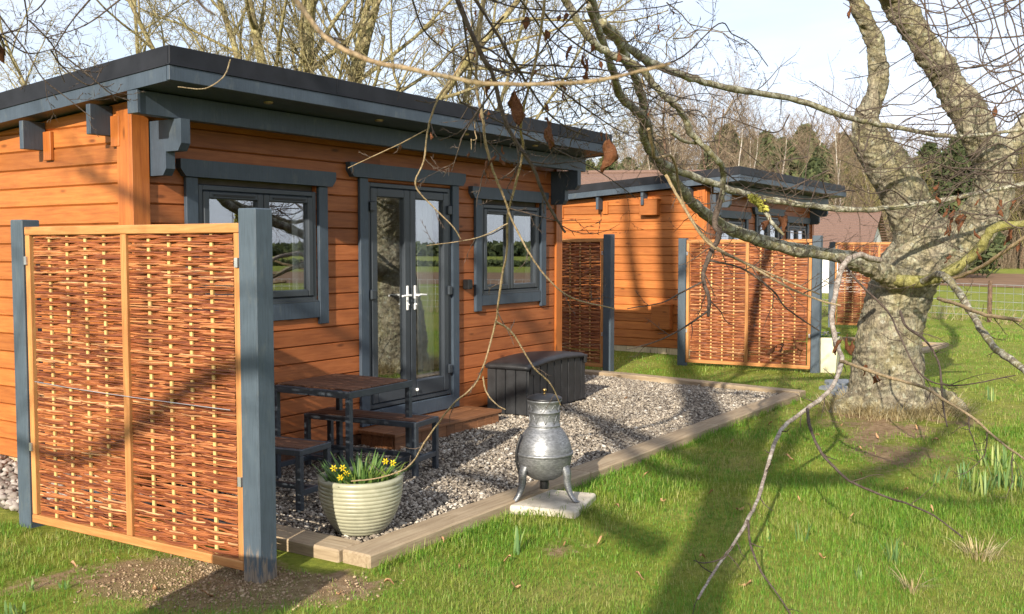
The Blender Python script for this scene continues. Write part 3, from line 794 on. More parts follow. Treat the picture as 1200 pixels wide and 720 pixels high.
# slack wire tied across the weave
mb = MB(); pts = smooth_path([(-.03, .84, .93), (-.034, .45, .915), (-.034, .0, .905), (-.034, -.4, .90), (-.03, -.84, .895)], 6); mb.tube(pts, .0022, 5); mb.build('wire', M['galv'], scr)
scr2 = make_screen('wicker screen at the end of the near cabin behind the storage box', (12.43, 7.62), R(-1), posts=((-1, 1.95, .12), (1, 1.9, .12)), base=.06)
scr3 = make_screen('middle wicker screen standing on the lawn in front of the farther cabin', (13.82, 5.118), R(4.2), posts=((1, 1.90, .12), (-1, 1.93, .12)), base=.05)
scr4 = make_screen('most distant wicker screen partly hidden behind the big tree trunk', (22.5, 5.35), R(12), posts=((1, 1.9, .12),), base=.06)

# ------------------------------------------------------------------ gravel, edging
def sleeper_run(label, runs):
    e = thing('timber_edging', label, 'edging', (runs[0][0][0], runs[0][0][1], 0))
    for (p, q, wd, z1, left) in runs:
        p = np.array(p); q = np.array(q); L = np.linalg.norm(q-p); d = (q-p)/L; nrm = np.array([-d[1], d[0]])*left
        n = max(1, round(L/2.4)); 
        for k in range(n):
            a = p+d*L*k/n; rz = math.atan2(d[1], d[0])
            mb = MB(); y0, y1 = (0, wd) if left > 0 else (-wd, 0)
            nseg = 10; ll = L/n-.006
            mb.box(.003, ll, y0, y1, -.06, z1+random.uniform(-.006, .004), .009)
            o = mb.build('sleeper', M['sleeper'], e); o.location = (a[0]-runs[0][0][0], a[1]-runs[0][0][1], 0); o.rotation_euler = (R(random.uniform(-.5, .5)), 0, rz+R(random.uniform(-.25, .25)))
    return e
KC = (3.99, 3.60)
sleeper_run('weathered timber edging around the gravel patio', [((4.0, 3.60), (11.40, 3.56), .21, .072, 1), ((3.985, 3.815), (3.96, 4.75), .2, .068, -1),
            ((11.62, 3.56), (11.97, 6.2), .19, .075, 1), ((11.975, 6.2), (12.02, 7.6), .19, .075, 1)])
sleeper_run('low timber edging corner of the farther patio beyond the tree trunk', [((17.2, 3.42), (19.0, 3.28), .15, .07, 1), ((19.0, 3.28), (19.3, 5.2), .15, .07, 1)])

mb = MB(); mb.add([(4.05, 3.72, .004), (11.5, 3.68, .004), (11.95, 7.6, .004), (9.9, 7.6, .004), (9.9, 6.1, .004), (4.3, 6.1, .004), (4.2, 6.1, .004), (4.05, 6.0, .004)], [(0, 1, 2, 3, 4, 5, 6, 7)])
tag(mb.build('gravel_bed', M['gravelbed']), kind='structure')

def ico():
    t = (1+5**.5)/2
    v = np.array([(-1, t, 0), (1, t, 0), (-1, -t, 0), (1, -t, 0), (0, -1, t), (0, 1, t), (0, -1, -t), (0, 1, -t), (t, 0, -1), (t, 0, 1), (-t, 0, -1), (-t, 0, 1)], float)
    f = np.array([(0, 11, 5), (0, 5, 1), (0, 1, 7), (0, 7, 10), (0, 10, 11), (1, 5, 9), (5, 11, 4), (11, 10, 2), (10, 7, 6), (7, 1, 8), (3, 9, 4), (3, 4, 2), (3, 2, 6), (3, 6, 8), (3, 8, 9), (4, 9, 5), (2, 4, 11), (6, 2, 10), (8, 6, 7), (9, 8, 1)])
    return v/np.linalg.norm(v[0]), f
ICOV, ICOF = ico()
def ico2():
    v = [tuple(p) for p in ICOV]; f = []; cache = {}
    def mid(a, b):
        k = (min(a, b), max(a, b))
        if k not in cache:
            p = np.array(v[a])+np.array(v[b]); v.append(tuple(p/np.linalg.norm(p))); cache[k] = len(v)-1
        return cache[k]
    for a, b, c in ICOF:
        x, y, z = mid(a, b), mid(b, c), mid(c, a); f += [(a, x, z), (b, y, x), (c, z, y), (x, y, z)]
    return np.array(v), np.array(f)
ICO2 = ico2()
def stones(a, pts, size, flat=.62, rng=RNG, fine=False):
    BV, BF = ICO2 if fine else (ICOV, ICOF)
    n = len(pts)
    base = BV[None]*(1+rng.normal(0, .16, (n, len(BV), 1)))
    sc = np.stack([size*rng.uniform(.8, 1.35, n), size*rng.uniform(.7, 1.0, n), size*flat*rng.uniform(.7, 1.15, n)], 1)
    V = base*sc[:, None, :]
    ax = rng.normal(size=(n, 2))*.35; th = rng.uniform(0, 2*math.pi, n)
    cx, sx, cyy, sy = np.cos(ax[:, 0]), np.sin(ax[:, 0]), np.cos(ax[:, 1]), np.sin(ax[:, 1])
    X, Y, Z = V[..., 0], V[..., 1], V[..., 2]
    Y, Z = Y*cx[:, None]-Z*sx[:, None], Y*sx[:, None]+Z*cx[:, None]
    X, Z = X*cyy[:, None]+Z*sy[:, None], -X*sy[:, None]+Z*cyy[:, None]
    c, s = np.cos(th)[:, None], np.sin(th)[:, None]; X, Y = X*c-Y*s, X*s+Y*c
    V = np.stack([X, Y, Z], -1)+pts[:, None, :]
    F = (BF[None]+np.arange(n)[:, None, None]*len(BV)).reshape(-1, 3)
    a.add(V.reshape(-1, 3), None, F)

def in_patio(x, y):
    xr = np.where(y < 6.1, 11.42+.13*(y-3.6), 12.0)
    ok = (x > 4.19) & (x < xr) & (y > 3.8) & (y < 7.75)
    ok &= ~((y > 5.93) & (x < 9.95)); ok &= ~((x > 6.45) & (x < 8.0) & (y > 5.5))
    ok &= ~((x > 8.5) & (x < 9.85) & (y > 5.52) & (y < 5.98))
    return ok
g = Arr()
n = 95000; px_ = RNG.uniform(3.9, 12.1, n); py_ = RNG.uniform(3.75, 7.7, n); k = in_patio(px_, py_)
px_, py_ = px_[k], py_[k]; sz = np.clip(RNG.lognormal(math.log(.0098), .34, len(px_)), .005, .026)
hgt = (vnoise(px_, py_, 1.4, 3)-.3)*.02
stones(g, np.stack([px_, py_, .012+hgt+RNG.uniform(0, .012, len(px_))], 1), sz)
o = g.build('gravel', M['gravel']); tag(o, 'loose mixed grey and buff gravel of the patio', 'gravel', kind='stuff')
g = Arr(); n = 1500; px_ = RNG.uniform(3.56, 4.22, n); py_ = RNG.uniform(5.6, 8.4, n)
stones(g, np.stack([px_, py_, .01+(px_-3.5)*.07+RNG.uniform(0, .04, n)], 1), RNG.uniform(.016, .038, n), .7, fine=True)
o = g.build('cobbles', M['cobble'], smooth=True); tag(o, 'pale cobbles heaped along the gable wall of the near cabin', 'cobbles', kind='stuff')

# ------------------------------------------------------------------ garden table and benches
def metal_table(name, label, cat, loc, rz, W, L, H, lt, group=None, slats=6, apron=.05):
    """W along local x, L along local y"""
    t = thing(name, label, cat, (*loc, .02), rz, group); lw = .042
    mb = MB(); z1 = H-.004
    mb.box(0, W, 0, lw, z1-apron, z1, .003); mb.box(0, W, L-lw, L, z1-apron, z1, .003)
    mb.box(0, lw, lw+.0005, L-lw-.0005, z1-apron, z1, .003); mb.box(W-lw, W, lw+.0005, L-lw-.0005, z1-apron, z1, .003)
    mb.build('frame', M['steel'], t)
    sl = MB(); w = (W-2*lw)/slats
    for k in range(slats): sl.box(lw+k*w+.003, lw+(k+1)*w-.003, .012, L-.012, z1+.0005 if cat == 'table' else z1-.012, z1+.012 if cat == 'table' else z1+.004, .002)
    sl.build('seat' if cat == 'bench' else 'tabletop', M['slatwood'], t)
    for x in (0, W-lw):
        for y in (0, L-lw): MB().box(x+.0005, x+lw-.0005, y+.0005, y+lw-.0005, 0, z1-apron-.0005, .003).build('leg', M['steel'], t)
    mb = MB()
    for y in (.004, L-lw+.004): mb.box(lw, W-lw, y, y+.034, lt, lt+.038, .002)
    mb.box(W/2-.017, W/2+.017, .039, L-lw+.003, lt+.002, lt+.036, .002)
    mb.build('stretcher', M['steel'], t)
    return t
metal_table('garden_table', 'dark metal garden table with brown slatted top beside the near wicker screen', 'table', (5.17, 4.83), R(3), .75, .74, .71, .08)
metal_table('garden_bench', 'slatted bench behind the table in front of the timber step', 'bench', (5.74, 4.69), R(8), .345, 1.04, .42, .11, 'slatted garden benches', 4, .04)
metal_table('garden_bench', 'slatted bench nearest the ribbed flower pot, half hidden by the wicker screen', 'bench', (4.53, 4.67), R(7), .335, 1.04, .42, .11, 'slatted garden benches', 4, .04)

# ------------------------------------------------------------------ storage box
def storage_box():
    t = thing('storage_box', 'charcoal resin storage box with domed lid against the cabin wall', 'storage box', (8.43, 5.43, .02), R(5.0))
    Wd, Dp, H = 1.40, .47, .495
    def ribbed(n_, L, h0, h1fun, ):
        pass
    mb = MB()
    # shell: front and end faces made of raised panels over a core
    mb.box(.012, Wd-.012, .012, Dp, .02, H, .01)
    edges = [0, .12, .27, .43, .60, .77, .94, 1.11, 1.27, Wd]
    def top(x): return H-.01+.038*math.sin(math.pi*min(max(x/Wd, 0), 1))
    for a, b in zip(edges[:-1], edges[1:]):
        x0, x1 = a+.013, b-.013
        mb.add([(x0, -.012, .03), (x1, -.012, .03), (x1, -.012, top(x1)), (x0, -.012, top(x0)), (x0-.006, .013, .02), (x1+.006, .013, .02), (x1+.006, .013, top(x1)+.003), (x0-.006, .013, top(x0)+.003)],
               [(0, 1, 2, 3), (0, 4, 5, 1), (1, 5, 6, 2), (3, 2, 6, 7), (0, 3, 7, 4), (4, 7, 6, 5)])
    ee = [0, .13, .25, .36, Dp]
    for xs, sg in ((-.006, 1), (Wd+.006, -1)):
        for a, b in zip(ee[:-1], ee[1:]):
            y0, y1 = a+.008, b-.006; xi = xs+sg*.019
            mb.add([(xs, y0, .03), (xs, y1, .03), (xs, y1, H-.012), (xs, y0, H-.012), (xi, y0-.006, .02), (xi, y1+.006, .02), (xi, y1+.006, H-.01), (xi, y0-.006, H-.01)],
                   [(0, 1, 2, 3), (0, 4, 5, 1), (1, 5, 6, 2), (3, 2, 6, 7), (0, 3, 7, 4), (4, 7, 6, 5)])
    mb.build('body', M['boxplastic'], t)
    # domed lid
    a = Arr(); nx, ny = 32, 10; X = np.linspace(-.025, Wd+.025, nx); Y = np.linspace(-.03, Dp+.01, ny)
    gx_, gy_ = np.meshgrid(X, Y, indexing='ij'); u = np.clip(gx_/Wd, 0, 1); v = np.clip((gy_+.03)/(Dp+.04), 0, 1)
    edge = np.minimum(np.minimum(gx_+.025, Wd+.025-gx_), np.minimum(gy_+.03, .2)); rnd = .016*np.sqrt(np.clip(1-(1-np.clip(edge/.03, 0, 1))**2, 0, 1))
    base_ = H-.006+.038*np.sin(np.pi*u)
    Zt = base_+.034+rnd+.008*np.sin(np.pi*v); Zb = base_
    V = np.concatenate([np.stack([gx_, gy_, Zt], -1).reshape(-1, 3), np.stack([gx_, gy_, Zb], -1).reshape(-1, 3)])
    i = np.arange(nx-1)[:, None]*ny; j = np.arange(ny-1)[None]; q = np.stack([i+j, i+ny+j, i+ny+j+1, i+j+1], -1).reshape(-1, 4)
    N = nx*ny; per = [k*ny for k in range(nx)]+[(nx-1)*ny+k for k in range(1, ny)]+[k*ny+ny-1 for k in range(nx-2, -1, -1)]+[k for k in range(ny-2, 0, -1)]
    per = np.array(per); p2 = np.roll(per, -1); side = np.stack([per, p2, p2+N, per+N], 1)
    a.add(V, np.concatenate([q, q[:, ::-1]+N, side])); a.build('lid', M['boxplastic'], t, smooth=True)
    for xx in (.03, Wd-.075): MB().box(xx, xx+.045, -.05, -.018, H-.06, H+.03, .008).build('catch', M['black'], t)
    for xx in (.05, Wd-.13):
        for yy in (.04, Dp-.1): MB().box(xx, xx+.08, yy, yy+.06, -.02, .02, .006).build('foot', M['black'], t)
    return t
storage_box()

# ------------------------------------------------------------------ chiminea
slab = MB(); slab.box(-.26, .26, -.25, .25, -.04, .05, .012)
o = slab.build('stone_slab', M['concrete']); o.location = (5.672, 3.462, 0); o.rotation_euler = (0, 0, R(14)); tag(o, 'worn square paving slab on the lawn under the chiminea', 'slab')
mods = o.modifiers.new('b', 'BEVEL'); mods.width = .008; mods.segments = 2
ch = thing('chiminea', 'pewter coloured cast metal chiminea with lid standing on a slab', 'chiminea', (5.668, 3.512, .05))
S = .188
prof = [(.0, .125), (.045, .127), (.085, .138), (.12, .16), (.15, .19), (.172, .225), (.184, .262), (.188, .296), (.189, .305)]
mb = MB(); mb.lathe(prof, 64, cap=False); mb.lathe([(.189, .303), (.197, .306), (.198, .314), (.197, .322), (.188, .325)], 64, cap=False)
prof2 = [(.187, .324), (.185, .345), (.176, .38), (.162, .412), (.143, .445), (.124, .47), (.110, .486), (.106, .494), (.1075, .498), (.111, .502), (.109, .507), (.103, .511), (.1015, .54), (.102, .57), (.104, .588),
         (.109, .591), (.1095, .597), (.104, .601), (.104, .625), (.107, .645), (.113, .66), (.118, .666), (.119, .674), (.113, .677), (.098, .677), (.094, .60)]
mb.lathe(prof2, 64, cap=False)
# raised arched straps on neck and belly
for k in range(10):
    a0 = k*2*math.pi/10
    pts = [(.1065*math.cos(a0+t*.62), .1065*math.sin(a0+t*.62), .605+.045*abs(1-2*t)) for t in np.linspace(0, 1, 9)]
    mb.tube(pts, .0022, 6)
    pts = [(.1035*math.cos(a0+t*.62), .1035*math.sin(a0+t*.62), .518+.06*math.sin(math.pi*t)) for t in np.linspace(0, 1, 9)]
    mb.tube(pts, .0022, 6)
body = mb.build('body', M['pewter'], ch, smooth=True)
mb = MB(); mb.lathe([(.121, .679), (.122, .684), (.116, .692), (.064, .709), (.012, .716)], 48); mb.build('lid', M['black'], ch, smooth=True)
mb = MB(); mb.lathe([(.007, .716), (.006, .725), (.013, .732), (.015, .741), (.010, .748), (.0, .75)], 20, cap=False); mb.build('knob', M['brass'], ch, smooth=True)
# legs (cabriole, three), fire-door strap and bottom clean-out
view = math.atan2(-.554, -.832)
for a0 in (view+R(58), view-R(58), view+R(180)):
    d = np.array([math.cos(a0), math.sin(a0)]); s_ = np.array([-d[1], d[0]])
    pth = smooth_path([(.155, .245), (.176, .19), (.178, .125), (.198, .06), (.23, .018), (.25, .008)], 4)
    wd = np.interp(np.linspace(0, 1, len(pth)), [0, .2, .6, .85, 1], [.040, .034, .020, .018, .023]); th = np.interp(np.linspace(0, 1, len(pth)), [0, .5, 1], [.014, .012, .010])
    V = []; F = []
    for (r_, z_), w_, t_ in zip(pth, wd, th):
        for (sw, dr) in ((-1, -1), (0, -1.6), (1, -1), (1, 1), (0, 1.7), (-1, 1)):
            p = d*(r_+dr*t_)+s_*sw*w_; V.append((p[0], p[1], z_ if z_ > .012 else z_))
    nP = len(pth)
    for i_ in range(nP-1):
        for k_ in range(6): F.append((i_*6+k_, i_*6+(k_+1) % 6, (i_+1)*6+(k_+1) % 6, (i_+1)*6+k_))
    F += [tuple(range(5, -1, -1)), tuple((nP-1)*6+k_ for k_ in range(6))]
    MB().add(V, F).build('leg', M['pewter'], ch, smooth=True)
a0 = view-R(66); mb = MB()
pts = [((.194+.004)*math.cos(a0)*f, (.198)*math.sin(a0)*f, z_) for f, z_ in ((.86, .45), (1.0, .38), (1.06, .31), (1.03, .25), (.93, .18), (.9, .12))]
mb.tube(smooth_path(pts, 4), .008, 8); mb.build('door_handle', M['black'], ch, smooth=True)
mb = MB(); mb.lathe([(.03, .065), (.03, .13)], 16); mb.build('ash_outlet', M['black'], ch)

# ------------------------------------------------------------------ ribbed pot with daffodils
pot = thing('plant_pot', 'round sage green ribbed pot at the gravel corner holding daffodils', 'pot', (4.46, 4.08, .02))
prof = []; nr = 13; H = .345
for i_ in range(nr*8+1):
    f = i_/(nr*8); z = f*(H-.035)
    r = .122+(.252-.122)*math.sin(math.pi/2*min(1, (f*1.06)))**.68
    r += .0048*abs(math.sin(math.pi*f*nr))**.7
    prof.append((r, z))
rt = prof[-1][0]
prof = [(.0, 0), (.112, 0)]+prof+[(rt+.006, H-.03), (rt+.008, H-.012), (rt+.002, H), (rt-.02, H+.001), (rt-.032, H-.006), (rt-.034, H-.05), (rt-.04, H-.10)]
MB().lathe(prof, 72, cap=False).build('body', M['potglaze'], pot, smooth=True)
mb = MB(); mb.lathe([(.0, H-.07), (.12, H-.072), (rt-.036, H-.078)], 36, cap=False); mb.build('soil', M['soilpot'], pot, smooth=True)

def blade(a, p, az, L, wdt, bend, lean=0.15, seg=5, tip=.6, twist=0.):
    d = np.array([math.cos(az), math.sin(az), 0.]); sd_ = np.array([-d[1], d[0], 0.])*math.cos(twist)+d*math.sin(twist)
    t = np.linspace(0, 1, seg+1); th = lean+bend*t
    dl = L/seg; hx = np.concatenate([[0], np.cumsum(np.sin(th[1:])*dl)]); hz = np.concatenate([[0], np.cumsum(np.cos(th[1:])*dl)])
    C = p+hx[:, None]*d+np.outer(hz, (0, 0, 1.))
    ww = wdt*(1-np.clip((t-tip)/(1-tip), 0, 1)**1.5*.92)/2
    V = np.empty(((seg+1)*3, 3)); V[0::3] = C-ww[:, None]*sd_; V[1::3] = C-.25*ww[:, None]*d; V[2::3] = C+ww[:, None]*sd_
    i = np.arange(seg)*3
    a.add(V, np.concatenate([np.stack([i, i+1, i+4, i+3], 1), np.stack([i+1, i+2, i+5, i+4], 1)]))

def flower(parent, p, d, size):
    p = np.array(p, float); d = np.array(d, float); d /= np.linalg.norm(d)
    u = np.cross(d, (0, 0, 1.)); u /= np.linalg.norm(u); v = np.cross(d, u); mb = MB()
    for k in range(6):
        a = k*math.pi/3; e = u*math.cos(a)+v*math.sin(a); s = np.cross(d, e)
        mb.add([p+e*size*.12, p+e*size*.55+s*size*.2-d*.002, p+e*size-d*size*.12, p+e*size*.55-s*size*.2-d*.002], [(0, 1, 2, 3)])
    pts = [p, p+d*size*.4, p+d*size*.75]; vv, ff = tube_arrays(pts, [size*.2, size*.24, size*.32], 9); mb.add(vv, [tuple(x) for x in ff])
    return mb.build('flower', M['petal'], parent, smooth=False)

daf = thing('daffodils', 'low clump of yellow flowering daffodils growing in the ribbed pot', 'flowers', (4.46, 4.08, .29))
a = Arr(); rnd = random.Random(5)
for k in range(200):
    r_ = .19*math.sqrt(rnd.random()); th = rnd.uniform(0, 6.283); p = np.array([r_*math.cos(th), r_*math.sin(th), -.01])
    blade(a, p, th+rnd.uniform(-.8, .8), rnd.uniform(.11, .23), rnd.uniform(.012, .02), rnd.uniform(.1, .9), .1+r_*1.6, 5, .55)
for k in range(5):
    th = rnd.uniform(0, 6.283); blade(a, np.array([.07+rnd.uniform(-.05, .05), -.12+rnd.uniform(-.04, .04), -.01]), th, .13, .05, .3, .1, 6, .3)
a.build('foliage', M['daff_leaf'], daf, smooth=True)
vdir = np.array([-.83, -.55, .1])
for (px, py) in ((391, 549), (401, 549), (406, 555), (397, 561), (467, 546), (475, 546)):
    d0 = 5.74+rnd.uniform(-.06, .12); q = at(px, py, d0)-np.array([4.46, 4.08, .29])
    q[:2] *= min(1, .3/np.linalg.norm(q[:2]))
    base = np.array([q[0]*.6, q[1]*.6, 0.]); st_ = smooth_path([base, (base+q)/2+np.array([0, 0, .03]), q], 5)
    mb = MB(); mb.tube(st_, .003, 5); mb.build('stem', M['daff_leaf'], daf, smooth=True)
    flower(daf, q, vdir+np.array([rnd.uniform(-.5, .5), rnd.uniform(-.5, .5), rnd.uniform(-.2, .2)]), .023)

# cream planter by screen 3 and slate stepping stones
pl = thing('plant_pot', 'tall square cream planter with small pansies behind the middle wicker screen', 'pot', (14.12, 4.03, 0), R(8))
mb = MB(); Hh = .50
mb.add([(-.12, -.12, 0), (.12, -.12, 0), (.12, .12, 0), (-.12, .12, 0), (-.16, -.16, Hh), (.16, -.16, Hh), (.16, .16, Hh), (-.16, .16, Hh), (-.14, -.14, Hh), (.14, -.14, Hh), (.14, .14, Hh), (-.14, .14, Hh), (-.13, -.13, Hh-.04), (.13, -.13, Hh-.04), (.13, .13, Hh-.04), (-.13, .13, Hh-.04)],
       [(0, 3, 2, 1), (0, 1, 5, 4), (1, 2, 6, 5), (2, 3, 7, 6), (3, 0, 4, 7), (4, 5, 9, 8), (5, 6, 10, 9), (6, 7, 11, 10), (7, 4, 8, 11), (8, 9, 13, 12), (9, 10, 14, 13), (10, 11, 15, 14), (11, 8, 12, 15)])
mb.build('body', M['cream'], pl)
mb = MB(); mb.box(-.125, .125, -.125, .125, Hh-.08, Hh-.035); mb.build('soil', M['soilpot'], pl)
pa = thing('pansies', 'pale violet pansies growing in the tall cream planter', 'flowers', (14.12, 4.03, Hh-.04), 0)
a = Arr()
for k in range(70): th = rnd.uniform(0, 6.28); blade(a, np.array([rnd.uniform(-.11, .11), rnd.uniform(-.11, .11), 0]), th, rnd.uniform(.05, .11), .025, .7, .3, 3, .4)
a.build('foliage', M['daff_leaf'], pa)
a = Arr()
for k in range(18):
    c = np.array([rnd.uniform(-.13, .13), rnd.uniform(-.13, .13), rnd.uniform(.06, .12)])
    for q in range(5): th = q*1.257; blade(a, c, th, .022, .022, .3, 1.1, 2, .5)
a.build('bloom', M['violet'], pa)
for k, (x, y, sx, sy, lab) in enumerate(((11.95, 3.18, .26, .2, 'blue slate stepping stone nearest the timber edging corner'), (12.42, 3.42, .2, .22, 'blue slate stepping stone between the tree trunk and the middle screen'), (13.0, 3.55, .25, .2, 'blue slate stepping stone closest to the cream planter'))):
    r_ = random.Random(k); n_ = 9; poly = [(sx*math.cos(6.283*i_/n_)*r_.uniform(.85, 1.1), sy*math.sin(6.283*i_/n_)*r_.uniform(.85, 1.1)) for i_ in range(n_)]
    o = MB().prism(poly, 2, -.02, .03).build('stepping_stone', M['slate']); o.location = (x, y, 0); tag(o, lab, 'stepping stone', 'stepping stones')

# ------------------------------------------------------------------ grass
def grass_ok(x, y):
    ok = ~((y > 3.58) & (x > 3.75) & (x < 11.63+.13*(y-3.56)))
    ok &= ~((np.abs(x-5.70) < .25) & (np.abs(y-3.42) < .24)); ok &= ~((x > 3.37) & (y > 5.6) & (x < 4.3))
    ok &= ~((x-11.1)**2+(y-2.5)**2 < .42**2)
    ok &= ~((x > 15.0) & (y > 6.3)); ok &= ~((np.abs(x-11.95) < .22) & (np.abs(y-3.18) < .17)); ok &= ~((np.abs(x-12.42) < .17) & (np.abs(y-3.42) < .19))
    ok &= ~((x > 4.2) & (y > 5.9) & (x < 10))
    return ok
def grass_patch(n, d0, d1, h, wdt, spread=1.25, power=1.0):
    d = d0*(d1/d0)**(RNG.random(n)**power)
    lat = RNG.uniform(-.56, .60, n)*d*spread
    x = d*math.cos(YAW)+lat*math.sin(YAW); y = d*math.sin(YAW)-lat*math.cos(YAW)
    k = grass_ok(x, y); x, y, d = x[k], y[k], d[k]
    s = soil_mask(x, y); big = vnoise(x, y, 1.7, 8)
    keep = RNG.random(len(x)) > np.clip(s*1.35, 0, .93); x, y, d, s, big = x[keep], y[keep], d[keep], s[keep], big[keep]
    m = len(x); hh = h*RNG.uniform(.4, 1.3, m)*(.45+.9*big**1.5)*(1-.5*s)
    ww = wdt*RNG.uniform(.6, 1.3, m)*np.clip(d/6.5, .75, 3)
    az = RNG.uniform(0, 2*math.pi, m); lean = RNG.uniform(.05, 1.05, m)
    dx, dy = np.cos(az), np.sin(az); z = gz(x, y)*1.0-.004
    B = np.stack([x, y, z], 1); D = np.stack([dx, dy, 0*dx], 1); S_ = np.stack([-dy, dx, 0*dx], 1)*ww[:, None]/2; U = np.array([0, 0, 1.])
    mid = B+D*(hh*lean*.35)[:, None]+np.outer(hh*.62, U); tp = B+D*(hh*lean)[:, None]+np.outer(hh*(1-.25*lean), U)
    V = np.stack([B-S_, B+S_, mid+S_*.75, mid-S_*.75, tp], 1).reshape(-1, 3)
    i = np.arange(m)*5
    return V, np.stack([i, i+1, i+2, i+3], 1), np.stack([i+3, i+2, i+4], 1)
ga = Arr()
for args in ((260000, 3.0, 9.5, .060, .0038), (130000, 8.0, 22., .05, .0036), (40000, 18., 34., .05, .004)):
    V, Q, T = grass_patch(*args); ga.add(V, Q, T)
o = ga.build('lawn_grass', M['grass']); tag(o, 'short green lawn grass between cabins and tree', 'grass', kind='stuff')
# taller tufts here and there at edging foot and slab
ta = Arr(); rnd = random.Random(21)
def tuft(arr, x, y, n, h, sp, w=.005):
    for k in range(n):
        r_ = sp*math.sqrt(rnd.random()); th = rnd.uniform(0, 6.283)
        blade(arr, np.array([x+r_*math.cos(th), y+r_*math.sin(th), -.005]), rnd.uniform(0, 6.283), h*rnd.uniform(.5, 1.2), w, rnd.uniform(.2, 1.3), .15, 4, .4)
for k in range(260):
    x = rnd.uniform(4.0, 11.6); tuft(ta, x, 3.55-abs(rnd.gauss(0, .03)), 5, .075, .03)
for k in range(60):
    th = rnd.uniform(0, 6.283); tuft(ta, 5.70+.29*math.cos(th), 3.42+.27*math.sin(th), 7, .085, .04)
for k in range(130):
    x = rnd.uniform(5.6, 7.6); y = rnd.uniform(2.9, 3.5); tuft(ta, x, y, 6, .085, .05)
o = ta.build('long_grass', M['grass_long']); tag(o, 'longer grass along timber edging and around the slab', 'grass', kind='stuff')
# soil crumbs on the bare ground by the near post
n = 5000; x = RNG.normal(3.42, .38, n); y = RNG.normal(4.05, .38, n); k = (soil_mask(x, y) > .35) & grass_ok(x, y); x, y = x[k], y[k]
g = Arr(); stones(g, np.stack([x, y, gz(x, y)+.002], 1), np.clip(RNG.lognormal(math.log(.0042), .5, len(x)), .002, .012), .7)
o = g.build('soil_crumbs', M['crumb']); tag(o, 'loose crumbly soil below the nearest wicker screen', 'soil', kind='stuff')
# dry grass at the tree's foot
da = Arr()
for k in range(2600):
    th = rnd.uniform(0, 6.283) if k % 3 else rnd.gauss(-1.2, .7); r_ = .36+abs(rnd.gauss(0, .19)); x, y = 11.1+r_*math.cos(th)*1.05, 2.5+r_*math.sin(th)
    blade(da, np.array([x, y, 0]), th+rnd.uniform(-1, 1), rnd.uniform(.10, .28), .007, rnd.uniform(.5, 1.6), .3, 5, .4)
o = da.build('dry_grass', M['straw']); tag(o, 'straw coloured dead grass around the foot of the big tree', 'grass', kind='stuff')
for (x, y, lab) in ((6.05, .86, 'tuft of straw coloured dead grass among green blades near the right edge of the lawn'), (5.25, 1.05, 'small straw coloured grass tuft low on the lawn below the pale bent branch')):
    t_ = Arr(); rr = .11 if x > 6 else .06
    for k in range(90 if x > 6 else 40):
        th = rnd.uniform(0, 6.283); q = rr*rnd.random()
        blade(t_, np.array([q*math.cos(th), q*math.sin(th), 0]), th, rnd.uniform(.06, .17), .005, rnd.uniform(.4, 1.5), .3, 5, .4)
    o = t_.build('grass_tuft', M['straw']); o.location = (x, y, 0); tag(o, lab, 'grass tuft')

# ------------------------------------------------------------------ daffodil shoots in the lawn
def shoots(x, y, n, h, label, sp=.06, mat='daff_pale', w=.014):
    a = Arr()
    for k in range(n):
        r_ = sp*math.sqrt(rnd.random()); th = rnd.uniform(0, 6.283)
        blade(a, np.array([r_*math.cos(th), r_*math.sin(th), -.01]), rnd.uniform(0, 6.283), h*rnd.uniform(.55, 1.15), w*rnd.uniform(.7, 1.2), rnd.uniform(-.1, .5), rnd.uniform(.02, .25), 6, .6)
    o = a.build('daffodil_shoots', M[mat], smooth=True); o.location = (x, y, 0); tag(o, label, 'daffodil shoots', 'daffodil shoots in the lawn'); return o
SH = [(1145, 578, 34, .19, .13, 'broad clump of grey green daffodil shoots left of the largest clump at right edge'), (1186, 573, 40, .21, .14, 'largest clump of daffodil shoots at the right edge of the lawn'),
      (1100, 566, 12, .13, .06, 'small separate daffodil shoots left of the broad clump'), (1170, 548, 24, .2, .13, 'daffodil shoots behind the two broad clumps'), (1130, 560, 14, .16, .08, 'thin daffodil shoots beside the broad clump, touching its left edge'),
      (1048, 662, 13, .20, .04, 'tall yellow green daffodil shoots standing alone below the curved dark twig'), (940, 634, 7, .15, .035, 'single upright daffodil shoot clump right of the forked branch tip'),
      (1005, 680, 6, .10, .035, 'short grey green daffodil shoots between the two taller lone clumps'), (903, 634, 5, .085, .03, 'tiny grey green daffodil shoots beside the thin branch fork'),
      (1160, 470, 12, .18, .07, 'far daffodil shoots in the grass right of the tree trunk'), (605, 648, 10, .15, .03, 'wispy tall shoots on the lawn in front of the chiminea'),
      (77, 690, 4, .07, .03, 'pair of yellow green shoots under the nearest wicker screen'), (38, 693, 2, .09, .01, 'single pale shoot left of the pair under the nearest wicker screen'), (18, 722, 9, .075, .045, 'stubby green shoots in the bottom left corner')]
for (px, py, n_, h_, sp_, lab) in SH:
    p = gnd(px, py); shoots(p[0], p[1], n_, h_, lab, sp_)
